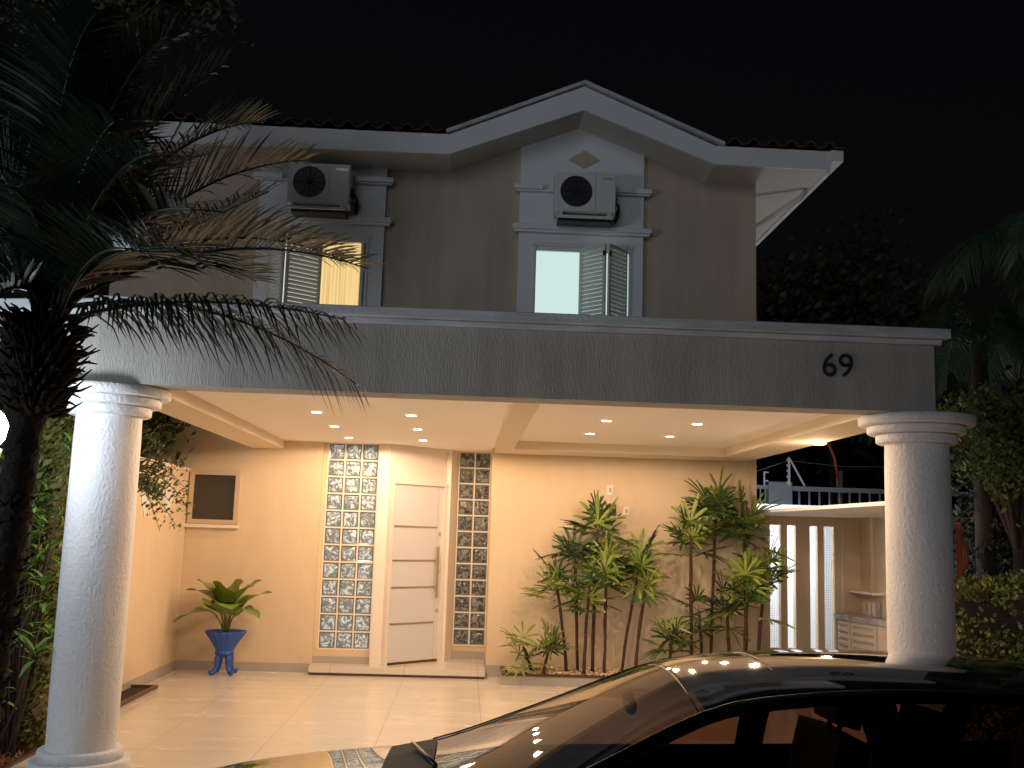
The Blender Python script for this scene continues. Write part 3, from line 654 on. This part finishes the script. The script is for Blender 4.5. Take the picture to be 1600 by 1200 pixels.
for k in range(4):
    o=MB().box(5.14-.02*0,5.165,13.30-k*.16,13.38-k*.16,.767,.93-(.0 if k<3 else -.03)).build('tin',M['framew'] if k<3 else M['steel'],bevel=.004)
    tag(o,['cream box on the marble top, deepest in the corner','second cream box from the corner on the marble top','third cream box from the corner on the marble top','grey steel canister nearest on the marble top'][k],'canister')
# ---- railing, electric fence, curved post in the dark yard
railing_fill=thing('garden_lamp','added unseen fill lamp in the rear yard, brightening the grey railing','lamp',(5.2,18.3,0)); MB().tube([(5.2,18.3,-.02),(5.2,18.3,1.35)],.025,8).build('post',M['black'],railing_fill); MB().sphere((5.2,18.3,1.42),.07).build('globe',M['globe'],railing_fill)  # unseen lamp, added to brighten the railing
l=bpy.data.lights.new('railing_fill_light','POINT'); l.energy=45; l.color=(.85,.92,1); l.shadow_soft_size=.07; lo=bpy.data.objects.new('railing_fill_light',l); C.objects.link(lo); lo.location=(5.2,18.3,1.42)
ra=thing('balcony_railing','grey metal railing with balusters on the wall behind the side yard','railing',(6.5,20,2.2))
q=MB().box(5.0,6.0,20,20.05,2.66,2.73); q.box(6.32,11,20,20.05,2.64,2.73); q.box(5.0,6.0,20,20.05,2.33,2.37); q.box(6.32,11,20,20.05,2.30,2.35); q.build('rail',M['railing'],ra)
MB().box(5.86,6.32,19.95,20.3,2.2,2.80).build('post',M['railing'],ra)
for k in range(8): MB().box(5.1+k*.1,5.125+k*.1,20.01,20.04,2.37,2.66).build('baluster',M['railing'],ra)
for k in range(22): MB().tube([(6.48+k*.20,20.02,2.3),(6.48+k*.20,20.02,2.64)],.022,6).build('baluster',M['railing'],ra)
MB().box(4.6,11,20.0,20.2,-.1,2.22).build('wall_body',M['upper'],ra)
ef=thing('electric_fence','white electric fence bracket with diagonal brace above the railing','fence',(6.25,20,2.7))
MB().box(6.235,6.275,19.92,19.96,2.74,3.29).build('post',M['slabw'],ef); MB().tube([(6.26,19.93,3.28),(6.56,19.93,2.74)],.022,6).build('brace',M['slabw'],ef)
for k in range(5): MB().sphere((6.22,19.93,2.8+k*.11),.022,8).build('insulator',M['slabw'],ef)
wi=MB(); wi.tube([(5.5,19.93,2.95),(6.24,19.93,3.22),(7.3,19.93,3.14),(8.5,19.93,3.17),(10,19.93,3.2)],.006,4); wi.build('wire',M['steel'],ef)
e2=thing('fence_bracket','small white bracket shaped like a letter F left of the taller one','fence',(5.75,20,2.72)); MB().box(5.75,5.78,19.92,19.95,2.72,2.99).build('post',M['slabw'],e2)
MB().box(5.7805,5.85,19.92,19.95,2.965,2.99).build('arm',M['slabw'],e2);MB().box(5.7805,5.84,19.92,19.95,2.80,2.825).build('arm',M['slabw'],e2)
gp=thing('garden_post','tall grey post with a curved reddish arm behind the side yard','post',(7.5,20.6,0))
MB().tube([(7.5,20.6,0),(7.5,20.6,3.1)],.06,10).build('pole',M['kerb'],gp)
MB().tube([(7.42,20.5,2.7),(7.40,20.5,3.1),(7.36,20.5,3.35),(7.25,20.5,3.62),(7.10,20.5,3.80),(6.9,20.5,3.9)],.028,8).build('arm',M['orange'],gp)
# ================================================================ right garden: hedge, posts, stub wall
def leaves(mb,rg,c,n,size,ar=.5):
    for _ in range(n):
        d=Vector((rg.gauss(0,1),rg.gauss(0,1),rg.gauss(0,1))).normalized(); u=d.orthogonal().normalized()*size*rg.uniform(.6,1.2); v=d.cross(u)*ar
        p=Vector(c)+Vector((rg.uniform(-1,1),rg.uniform(-1,1),rg.uniform(-1,1)))*size*1.2
        mb.add([p-u,p+v-u*.15,p+u,p-v-u*.15],[(0,1,2,3)])
def leafbox(name,x0,x1,y0,y1,z0,z1,n,size,m,seed,lab,cat,parent=None,depth=.35):
    rg=random.Random(seed); mb=MB()
    for i in range(n):
        # denser near the surface, irregular outline
        x,y,z=rg.uniform(x0,x1),rg.uniform(y0,y1),rg.uniform(z0,z1)
        if rg.random()<.75:
            s=rg.random()
            if s<.6:y=y0+abs(rg.gauss(0,.08))
            else: z=z1-abs(rg.gauss(0,.07))
        k=noise.noise(Vector((x*2.1,y*2.1,z*2.1)))
        if k<-.18 and rg.random()<.7: continue
        off=.10*k; leaves(mb,rg,(x,y-off,z+off),3,size)
    t=thing(name,lab,cat,((x0+x1)/2,(y0+y1)/2,z0)); mb.build('foliage',m,t)
    MB().box(x0+depth*.5,x1-depth*.5,y0+depth*.6,y1,z0,z1-depth*.5).build('inner_branches',M['twig'],t)
    return t
leafbox('hedge',4.15,8.0,8.9,9.6,-.02,1.37,9000,.028,M['shrub2'],11,'clipped yellow green hedge right of the right column','hedge')
leafbox('hedge',-4.4,-3.02,7.95,8.5,-.02,2.4,10500,.034,M['shrub2'],12,'tall leafy hedge left of the left column, behind the palm trunk','hedge')
op=thing('orange_post','pair of orange red painted posts behind the hedge','post',(5.6,11.5,0))
x_,z_=bpY(1498,830,12.0); MB().tube([(x_,12,0),(x_,12,z_+.1)],.035,10).build('post',M['orange'],op); x2,z2=bpY(1508,850,12.3); MB().tube([(x2,12.3,z2-.3),(x2,12.3,z2+.04)],.03,10).build('post',M['orange'],op)
x_,z_=bpY(1575,872,13.5); stub=MB().box(x_-.02,x_+.26,13.5,13.7,0,z_).build('gate_pillar',M['kerb'],bevel=.01); tag(stub,'low pale concrete pillar standing behind the right hedge','pillar')
# ================================================================ trees
def crown_tree(name,lab,x,y,h,cr,cz,n,size,m,seed,lean=0,cat='tree',trunk_r=.12,group=None):
    rg=random.Random(seed); t=thing(name,lab,cat,(x,y,0),group=group)
    tr=MB(); tr.tube([(x,y,-.1),(x+lean*.3,y,h*.35),(x+lean,y,h*.75)],[trunk_r,trunk_r*.75,trunk_r*.4],8)
    mb=MB(); cl=[]
    for k in range(26):
        v=Vector((rg.gauss(0,1),rg.gauss(0,1),rg.gauss(0,1))).normalized()*rg.uniform(.35,1); c=Vector((x+lean,y,cz))+Vector((v.x*cr[0],v.y*cr[1],v.z*cr[2])); cl.append(c)
        tr.tube([(x+lean*.6,y,h*.55),((x+lean+c.x)/2,(y+c.y)/2,(h*.6+c.z)/2+.1),c],[trunk_r*.35,trunk_r*.2,.01],5)
    for i in range(n):
        c=cl[rg.randrange(len(cl))]; v=Vector((rg.gauss(0,1),rg.gauss(0,1),rg.gauss(0,.8)))*min(cr)*.27
        leaves(mb,rg,c+v,3,size)
    tr.build('trunk',M['twig'],t); mb.build('crown',m,t); return t
crown_tree('shade_tree','dark dense tree behind the right hedge and orange posts',8.0,13.6,3.2,(2.0,1.2,1.3),2.4,6500,.06,M['treeleaf'],21)
crown_tree('shrub_tree','green lit shrub top right of the right column capital',6.6,12.2,2.9,(1.4,.8,.55),2.95,4200,.045,M['shrub2'],22)
crown_tree('distant_tree','dim reddish tree far behind the house, in the gap right of the roof',9.6,27,8,(3.4,2.5,2.6),7.0,4500,.13,M['redleaf'],23)
crown_tree('distant_tree','dim dark tree far behind, just above the coping near the house corner',7.6,32,7,(2.8,2.5,2.0),6.2,3000,.13,M['redleaf'],24)
crown_tree('garden_tree','dark leafy tree over the left side wall beside the column',-4.2,10.8,3.3,(1.05,1.2,.75),3.0,6500,.05,M['vine'],26)
crown_tree('tall_tree','tall dark tree whose leafy branches hang into the top left corner',-4.3,8.2,6.2,(2.3,1.2,.75),5.95,7000,.042,M['treeleaf'],27)
# drooping small leaved branch in front of the side wall
hb=thing('climbing_shrub','thin shrub with small drooping leaf sprays before the diamond tiles','shrub',(-3.15,9.6,.03))
s=MB(); lf=MB(); rg=random.Random(31)
s.tube([(-3.15,9.6,.03),(-3.17,9.62,.9),(-3.12,9.7,1.7),(-3.1,9.8,2.5)],[.02,.017,.012,.008],7)
for k in range(16):
    st_=Vector((-3.12,9.65+rg.uniform(0,.2),rg.uniform(1.95,2.5))); az=rg.uniform(-.7,.9); L=rg.uniform(.3,.6)
    dv=Vector((math.cos(az)*.75,math.sin(az),rg.uniform(-.1,.5))).normalized(); pts=[st_+dv*L*u+Vector((0,0,-1))*L*.75*u*u for u in (0,.25,.5,.75,1)]
    s.tube(pts,[.006,.005,.004,.003,.002],5)
    for j in range(34):
        u=rg.uniform(.15,1); p=st_+dv*L*u+Vector((0,0,-1))*L*.75*u*u
        leaves(lf,rg,p+Vector((rg.gauss(0,.03),rg.gauss(0,.03),rg.gauss(-.01,.03))),2,.024,.55)
for q in range(len(lf.v)):
    if lf.v[q][0]<-3.25: lf.v[q]=(-3.25,lf.v[q][1],lf.v[q][2])
s.build('stem',M['twig'],hb); lf.build('foliage',M['vine'],hb)
# bright lit shrubs at the foot of the lamp: whorled pinnate leaves
def whorl_shrub(x,y,h,n,seed,lab,L0=.22):
    rg=random.Random(seed); t=thing('garden_shrub',lab,'shrub',(x,y,0)); s=MB(); lf=MB()
    for k in range(n):
        bx,by=x+rg.gauss(0,.13),y+rg.gauss(0,.12); hz=h*rg.uniform(.35,1.0); s.tube([(x+rg.gauss(0,.03),y,0),((x+bx)/2,(y+by)/2,hz*.5),(bx,by,hz)],[.010,.008,.005],5)
        for j in range(13):
            az=j*2.4+rg.random(); el=rg.uniform(.05,1.1); st_=Vector((bx,by,hz-rg.random()*.10)); L=L0*rg.uniform(.6,1.1); d0=Vector((math.cos(az)*math.cos(el),math.sin(az)*math.cos(el),math.sin(el)))
            wv=d0.cross(Vector((0,0,1))); wv=wv.normalized() if wv.length>.05 else Vector((1,0,0)); vs=[]
            for i in range(5):
                u=i/4; p=st_+d0*L*u+Vector((0,0,-1))*L*.45*u*u; ww=.017*math.sin(math.pi*(.12+.86*u)); vs+=[p-wv*ww,p+wv*ww]
            lf.add(vs,[(2*i,2*i+1,2*i+3,2*i+2) for i in range(4)],True)
    s.build('stem',M['twig'],t); lf.build('foliage',M['shrub'],t)
whorl_shrub(-3.16,7.72,2.40,34,41,'bright green lit shrub squeezed between palm trunk and left column'); whorl_shrub(-3.62,7.3,2.25,34,42,'bright green lit shrub at the far left edge behind the palm trunk')
whorl_shrub(-3.06,7.25,1.8,4,43,'narrow leaved shrub with blades crossing the left column',.30); whorl_shrub(-3.4,7.6,1.35,30,44,'low green shrub at the foot of the left hedge')
ml=MB(); rg=random.Random(9)
for i in range(5200):
    x,y=rg.uniform(-4.2,-3.03),rg.uniform(6.45,8.6); leaves(ml,rg,(x,y,-.008+rg.random()*.02),1,.022,.45)
mo=ml.build('bark_mulch',M['mulch']); tag(mo,'brown bark chips covering the bed under the left hedge','mulch',kind='stuff')
ek=MB().box(-3.04,-3.001,6.45,8.55,-.02,.02).build('bed_edging',M['brown']); tag(ek,'dark edging strip between mulch bed and driveway','edging')
# ================================================================ lamps
def globe_lamp(x,y,z,watts,lab,soft=.13):
    t=thing('garden_lamp',lab,'lamp',(x,y,0))
    MB().tube([(x,y,-.02),(x,y,z-.20)],.03,12).build('post',M['black'],t)
    MB().lathe([(.05,z-.21),(.10,z-.17),(.105,z-.125),(.09,z-.12)],x,y,24).build('base_cup',M['shutter'],t)
    MB().sphere((x,y,z),.13,24).build('globe',M['globe'],t)
    l=bpy.data.lights.new('globe_light','POINT'); l.energy=watts; l.color=(.80,.89,1); l.shadow_soft_size=soft; lo=bpy.data.objects.new('globe_light',l); C.objects.link(lo); lo.location=(x,y,z); 
    return t
gl=globe_lamp(-2.93,6.38,2.20,17,'glowing white globe lamp at the left edge, half hidden by the palm trunk')
globe_lamp(-8.2,2.4,2.3,520,'assumed glowing white globe lamp further left by the street, outside the view',.8)  # assumed lamp, never in view; lights the column, fascia and upper facade
for o in bpy.data.objects:
    if o.name.startswith('globe') and o.type=='MESH': o.visible_shadow=False
# ================================================================ date palm, left foreground
PB=Vector((-1.98,4.8,-.02))
pm=thing('date_palm','shaggy feather palm with dark trunk filling the left foreground','palm',PB)
tr=MB(); n=20; rows=60; vs=[]
rgp=random.Random(77)
for i in range(rows+1):
    u=i/rows; z=-.02+u*2.62; cx=-2.13+.11*max(0,min(1,z/2.2))**.8; r0=.062+.014*u
    if z>2.10: r0+=.07*min(1,(z-2.10)/.2)
    if z>2.5: r0-=.05*(z-2.5)/.1
    for k in range(n):
        a=2*math.pi*k/n; r1=r0*(1+.10*math.sin(a*5+i*2.1)+rgp.uniform(-.07,.07)); vs.append((cx+r1*math.cos(a),4.8+r1*math.sin(a),z))
tr.add(vs,[(i*n+k,i*n+(k+1)%n,(i+1)*n+(k+1)%n,(i+1)*n+k) for i in range(rows) for k in range(n)],True)
for k in range(420):   # ragged leaf scars down the stem
    z=rgp.uniform(0,1.8); a=rgp.uniform(0,6.28); cx=-2.13+.11*max(0,min(1,z/2.2))**.8; r0=.062+.014*z/2.4; c=Vector((cx+r0*math.cos(a),4.8+r0*math.sin(a),z)); d=Vector((math.cos(a),math.sin(a),.8)).normalized()
    tr.tube([c-d*.01,c+d*rgp.uniform(.02,.04)],[.008,.003],4,False)
tr.build('trunk',M['bark'],pm)
bt=MB()
for k in range(300):
    a=k*2.399; u=k/300; z=2.13+.47*u; r0=.07+.06*min(1,(z-2.1)/.25); c=Vector((-1.985+r0*math.cos(a),4.8+r0*math.sin(a),z)); L=rgp.uniform(.04,.13); d=Vector((math.cos(a),math.sin(a),rgp.uniform(.1,.9))).normalized()
    bt.tube([c,c+d*L*.6,c+d*L+Vector((0,0,-.02 if rgp.random()<.5 else .02))],[.012,.007,.003],5)
bt.build('leaf_bases',M['boot'],pm)
CR=Vector((-1.95,4.8,2.56))
def frond(P0,P1,P2,L,seed,wl=.0056,droop=.5,lmax=.42,dens=58):
    """feather leaf along a quadratic bezier"""
    rg=random.Random(seed); mb=MB(); P=lambda t:P0*(1-t)**2+P1*2*t*(1-t)+P2*t*t
    pts=[P(i/16) for i in range(17)]; mb.tube(pts,[.011*(1-i/17)+.0022 for i in range(17)],5)
    n=dens
    for i in range(n):
        t=.14+.86*i/n; p=P(t); tg=(P(min(1,t+.02))-P(t-.02)).normalized(); side=tg.cross(Vector((0,0,1)))
        if side.length<.2: side=tg.cross(Vector((0,1,0)))
        side.normalize(); upv=side.cross(tg).normalized()
        ll=lmax*(math.sin(math.pi*(.12+.80*t))**.8)*rg.uniform(.85,1.1)
        for sg in (-1,1):
            fw=.30+.45*t; d0=(side*sg*.85+tg*fw+upv*rg.uniform(.15,.5)).normalized(); wv=(tg*.6+upv*.8).cross(d0); wv=tg.cross(d0).cross(d0).normalized()
            vs=[]
            for j in range(5):
                u=j/4; q=p+d0*ll*u+Vector((0,0,-1))*ll*droop*u*u*rg.uniform(.9,1.1); ww=wl*(.7+.6*math.sin(math.pi*min(1,u*1.1)) if u<1 else .1)
                vs+=[q-wv*ww,q+wv*ww]
            mb.add(vs,[(2*j,2*j+1,2*j+3,2*j+2) for j in range(4)],True)
    return mb
def wp(px,py,Y): x,z=bpY(px,py,Y); return Vector((x,Y,z))
FR=[ # mid pixel, tip pixel, tip depth (used once to place each leaf in space)
 ((330,430),(556,600),4.9),((320,330),(575,420),5.0),((300,300),(545,410),5.3),((280,440),(540,500),4.6),
 ((260,260),(480,250),5.2),((230,200),(410,190),5.4),((190,200),(350,100),5.1),((150,150),(250,60),4.8),((100,150),(90,60),4.9),
 ((60,170),(10,80),5.0),((20,220),(-120,150),4.6),((0,300),(-180,330),4.8),((-20,380),(-220,480),4.6),((150,250),(240,240),4.0),
 ((60,250),(-20,300),4.0),((200,330),(330,420),4.1),((40,160),(60,20),5.5),((200,260),(330,240),5.7),((120,200),(150,100),5.6),((10,380),(-80,560),4.4),
 ((230,380),(420,300),5.6),((250,350),(400,440),5.6),((170,140),(300,140),5.3),((120,230),(180,190),4.2),((130,120),(200,30),5.2),((30,130),(-30,60),5.3),((170,90),(290,50),5.0),((0,200),(-60,60),5.1),((80,100),(150,20),4.5),((-10,260),(-90,200),5.2),((210,300),(300,330),4.4),((150,330),(260,420),4.2)]
for i,(mp_,tp,dy) in enumerate(FR):
    base=CR+Vector((random.uniform(-.05,.05),random.uniform(-.05,.05),random.uniform(-.02,.1)))
    md=wp(mp_[0],mp_[1],(4.8+dy)/2); tp_=wp(tp[0],tp[1],dy)
    frond(base,md,tp_,1,500+i,droop=.75 if i in (0,3) else .16,dens=60).build('frond',M['frond'],pm)
# second lower long frond running in front of the fascia is FR[3]; queen palms to the right
def queen(name,lab,x,y,z,seed,n,L,cat='palm'):
    rg=random.Random(seed); t=thing(name,lab,cat,(x,y,0)); MB().tube([(x,y,0),(x,y,z)],[.14,.10],10).build('trunk',M['twig'],t)
    for k in range(n):
        az=k*2.399+rg.random()*.4; el=rg.uniform(.1,1.1); d=Vector((math.cos(az)*math.cos(el),math.sin(az)*math.cos(el),math.sin(el)))
        b=Vector((x,y,z)); m_=b+d*L*.75; e=b+Vector((d.x,d.y,0))*L*.95+Vector((0,0,d.z*L*.3-L*.45))
        frond(b,m_,e,1,seed*50+k,wl=.0055,droop=.9,lmax=.42,dens=60).build('frond',M['qpalm'],t)
queen('queen_palm','drooping feather palm at the right edge, its crown level with the upper floor',6.0,10.4,4.8,61,18,1.3)
queen('queen_palm','hanging feather palm just right of the carport coping',6.7,13.2,4.3,62,18,1.7)
queen('queen_palm','lower feather palm with hanging fronds seen between side yard and right column',9.4,22,4.3,63,14,1.6)
# ================================================================ car
CX0,CY0,CZ0=1.0,3.62,-.16
car=thing('parked_car','shiny black hatchback parked across the driveway in the foreground','car',(CX0,CY0,CZ0))
def interp(tab,x):
    xs=[a for a,_ in tab]; ys=[b for _,b in tab]
    if x<=xs[0]:return ys[0]
    if x>=xs[-1]:return ys[-1]
    for i in range(len(xs)-1):
        if xs[i]<=x<=xs[i+1]:
            h=xs[i+1]-xs[i]; t=(x-xs[i])/h
            def sl(j):
                if j<=0 or j>=len(xs)-1: return 0 if False else ((ys[min(j+1,len(xs)-1)]-ys[max(j-1,0)])/(xs[min(j+1,len(xs)-1)]-xs[max(j-1,0)]))
                return (ys[j+1]-ys[j-1])/(xs[j+1]-xs[j-1])
            m0,m1=sl(i)*h,sl(i+1)*h
            return (2*t**3-3*t*t+1)*ys[i]+(t**3-2*t*t+t)*m0+(-2*t**3+3*t*t)*ys[i+1]+(t**3-t*t)*m1
TOP=[(-2.2,.72),(-2.12,.85),(-1.9,.925),(-1.5,.985),(-1.12,1.03),(-.70,1.205),(-.28,1.385),(-.08,1.425),(.3,1.45),(.8,1.445),(1.25,1.40),(1.55,1.30),(1.95,1.05),(2.12,.96),(2.2,.75)]
RAILW=[(-2.2,.45),(-2.12,.58),(-1.9,.68),(-1.5,.73),(-1.12,.74),(-.70,.63),(-.28,.53),(-.08,.515),(.3,.505),(.8,.50),(1.25,.50),(1.55,.55),(1.95,.60),(2.12,.60),(2.2,.5)]
RAILD=[(-2.2,.02),(-1.9,.035),(-1.12,.045),(-.70,.055),(-.28,.055),(.3,.052),(1.25,.05),(1.95,.035),(2.2,.02)]
BELT=[(-2.2,.64),(-2.12,.76),(-1.9,.82),(-1.5,.88),(-1.12,.915),(-.6,.935),(.3,.955),(1.2,.99),(1.6,1.0),(1.95,.95),(2.12,.88),(2.2,.7)]
BELTW=[(-2.2,.55),(-2.12,.68),(-1.9,.78),(-1.5,.835),(-1.12,.85),(-.5,.86),(.5,.865),(1.2,.85),(1.6,.82),(1.95,.74),(2.12,.68),(2.2,.6)]
SIDEW=[(-2.2,.60),(-2.12,.74),(-1.9,.83),(-1.5,.87),(-1,.885),(1.2,.885),(1.7,.87),(2.0,.80),(2.15,.72),(2.2,.65)]
def section(x):
    tz,rwid,rd,bz,bwid,swd=[interp(T,x) for T in (TOP,RAILW,RAILD,BELT,BELTW,SIDEW)]
    rz=max(tz-rd,bz+.004); dy=bwid-rwid; dz=rz-bz
    pts=[(swd-.12,.20),(swd-.03,.24),(swd-.005,.36),(swd,.50),(swd-.006,bz-.16),(swd-.018,bz-.05),(bwid,bz)]
    k=min(.03,dz*.3)
    for t in (k/max(dz,1e-4),.28,.52,.76,1-k/max(dz,1e-4),1.0):
        bow=.025*math.sin(math.pi*t)*min(1,dz/.3); pts.append((bwid-dy*t+bow,bz+dz*t))
    for s in (.93,.75,.5,.25,0): pts.append((rwid*s,rz+(tz-rz)*(1-s*s)))
    return pts
NP=18; xs=[]; x=-2.2
while x<2.2001: xs.append(round(x,4)); x+=.04
secs=[section(x) for x in xs]
body=MB(); ws=MB(); rw_=MB(); sideg={}; 
def addcell(mb,i,j,sg,shift=0):
    q=[(xs[i],secs[i][j]),(xs[i+1],secs[i+1][j]),(xs[i+1],secs[i+1][j+1]),(xs[i],secs[i][j+1])]
    v=[Vector((CX0+a,CY0+sg*b[0],CZ0+b[1])) for a,b in q]
    mb.add(v,[(0,1,2,3) if sg<0 else (3,2,1,0)],True)
def wheelcut(i,j):
    for wx in (-1.38,1.30):
        xm=(xs[i]+xs[i+1])/2; zm=(secs[i][j][1]+secs[i][j+1][1])/2
        if (xm-wx)**2+(zm-.31)**2<.345**2 and j<=4: return True
    return False
for i in range(len(xs)-1):
    xm=(xs[i]+xs[i+1])/2
    for j in range(NP-1):
        for sg in (-1,1):
            if wheelcut(i,j): continue
            if 12<=j and -1.10<xm<-.30: addcell(ws,i,j,sg); continue
            if 13<=j and 1.40<xm<1.92: addcell(rw_,i,j,sg); continue
            if 7<=j<=10:
                # window bands with pillars between
                lim=-1.0+.0
                h=secs[i][j+1][1]
                if -.86<xm<.18: key=('f',sg)
                elif .30<xm<1.0: key=('r',sg)
                elif 1.10<xm<1.42 and j<=9: key=('q',sg)
                else: key=None
                if key: sideg.setdefault(key,MB()); addcell(sideg[key],i,j,sg); continue
            addcell(body,i,j,sg)
# nose and tail caps
for i in (0,len(xs)-1):
    sec=secs[i]; vs=[(CX0+xs[i],CY0-p[0],CZ0+p[1]) for p in sec]+[(CX0+xs[i],CY0+p[0],CZ0+p[1]) for p in sec[:-1][::-1]]; body.add(vs,[tuple(range(len(vs)))])
def weld(o):
    b=bmesh.new(); b.from_mesh(o.data); bmesh.ops.remove_doubles(b,verts=b.verts,dist=.0006); bmesh.ops.recalc_face_normals(b,faces=b.faces); b.to_mesh(o.data); b.free()
bo=body.build('body',M['paint'],car); weld(bo)
o=ws.build('windscreen',M['wsglass'],car); weld(o)
o=rw_.build('rear_window',M['carglass'],car); weld(o)
for k_,mb in sideg.items(): weld(mb.build('side_window',M['carglass'],car))
def L(x,y,z): return Vector((CX0+x,CY0+y,CZ0+z))
# seals and trim
tm=MB()
for sg in (-1,1):
    tm.tube([L(x,sg*(interp(BELTW,x)+.004),interp(BELT,x)+.004) for x in [i*.1 for i in range(-10,15)]],.008,6)
    pr=[]; 
    for x in [i*.1 for i in range(-11,17)]:
        s_=section(x)[12]; pr.append(L(x,sg*(s_[0]+.003),s_[1]+.004))
    tm.tube(pr,.004,6)
tm.build('window_trim',M['black'],car)
hdr=MB(); hdr.tube([L(-.295,t*.49,interp(TOP,-.295)-interp(RAILD,-.295)*t*t+.001) for t in [k/8 for k in range(-8,9)]],.003,6); hdr.build('header_seal',M['black'],car)
sr=MB(); sr.tube([L(.0,t*.50,interp(TOP,.0)-.07*t*t+.002) for t in [k/8 for k in range(-8,9)]],.003,6); sr.build('roof_seam',M['black'],car)
MB().tube([L(1.15,-.02,1.42),L(1.30,-.02,1.52)],[.008,.003],6).build('antenna',M['black'],car)
cw_=MB(); 
for t in range(-7,8): pass
cw_.add([L(-1.26,y,interp(TOP,-1.26)+.008-.045*(y/.74)**2) for y in (-.66,-.33,0,.33,.66)]+[L(-1.08,y,interp(TOP,-1.08)+.006-.045*(y/.74)**2) for y in (-.66,-.33,0,.33,.66)],[(i,i+1,i+6,i+5) for i in range(4)])
cw_.build('cowl',M['rubber'],car)
for (a,b) in ((.55,-.02),(-.05,-.58)): MB().tube([L(-1.17,a*.8,1.035),L(-1.12,(a+b)/2*.8,1.045),L(-1.07,b*.8,1.055)],.008,6).build('wiper',M['black'],car)
# interior
MB().box(*[CX0-1.0,CX0-.62],CY0-.70,CY0+.70,CZ0+.62,CZ0+.90).build('dashboard',M['rubber'],car,bevel=.05)
def seat(x,y,w,wide=False):
    s=MB(); s.box(CX0+x-.25,CX0+x+.22,CY0+y-w/2,CY0+y+w/2,CZ0+.42,CZ0+.58)
    Mx=Matrix.Translation(L(x+.22,y,.55))@Matrix.Rotation(R(14),4,'Y'); s.box(-.06,.07,-w/2,w/2,0,.60,Mx)
    for yy in ((0,) if not wide else (-.38,.38)): s.box(-.045,.05,yy-.13,yy+.13,.63,.80,Mx); s.box(-.01,.01,yy-.06,yy-.045,.58,.64,Mx); s.box(-.01,.01,yy+.045,yy+.06,.58,.64,Mx)
    s.build('seat',M['rubber'],car,bevel=.035)
seat(.05,-.37,.48);seat(.05,.37,.48);seat(.95,0,1.2,True)
MB().tube([L(-.48+.07*math.sin(2*math.pi*k/24),-.37+.185*math.cos(2*math.pi*k/24),.86+.17*math.sin(2*math.pi*k/24)) for k in range(25)],.015,6).build('steering_wheel',M['black'],car)
MB().sphere(L(-.42,0,1.27),.05,16,(.35,2.3,.75)).build('mirror',M['rubber'],car)
MB().box(CX0-1.9,CX0+1.9,CY0-.75,CY0+.75,CZ0+.19,CZ0+.24).build('underbody',M['black'],car)
for sg in (-1,1):
    mr=MB(); mr.sphere(L(-.72,sg*1.0,.98),.09,16,(.7,1.05,.75)); mr.tube([L(-.74,sg*.84,.93),L(-.73,sg*.95,.95)],.022,8); mr.build('wing_mirror',M['paint'],car)
    MB().sphere(L(-2.02,sg*.60,.66),.12,16,(1.1,1.2,.55)).build('headlight',M['steel'],car)
    MB().sphere(L(2.05,sg*.66,.86),.11,16,(.7,.9,.9)).build('tail_light',M['orange'],car)
    for x in (-.05,.98): MB().box(CX0+x-.1,CX0+x+.08,CY0+sg*.89-.012,CY0+sg*.89+.012,CZ0+.80,CZ0+.825).build('door_handle',M['paint'],car,bevel=.005)
    for wx in (-1.38,1.30):
        ty=MB(); pr=[(.20,-.10),(.27,-.105),(.305,-.09),(.312,-.06),(.312,.06),(.305,.09),(.27,.105),(.20,.10)]; n=36
        vs=[L(wx+r*math.cos(2*math.pi*k/n),sg*.77+w,.312+r*math.sin(2*math.pi*k/n)) for r,w in pr for k in range(n)]
        ty.add(vs,[(i*n+k,i*n+(k+1)%n,(i+1)*n+(k+1)%n,(i+1)*n+k) for i in range(len(pr)-1) for k in range(n)],True)
        wh=ty.build('wheel',M['rubber'],car)
        rm=MB()
        for k in range(5):
            a=2*math.pi*k/5; rm.tube([L(wx,sg*.86,.312),L(wx+.19*math.cos(a),sg*.86,.312+.19*math.sin(a))],[.03,.022],6)
        rm.tube([L(wx+.195*math.cos(2*math.pi*k/24),sg*.86,.312+.195*math.sin(2*math.pi*k/24)) for k in range(25)],.014,6); rm.build('rim',M['steel'],wh)
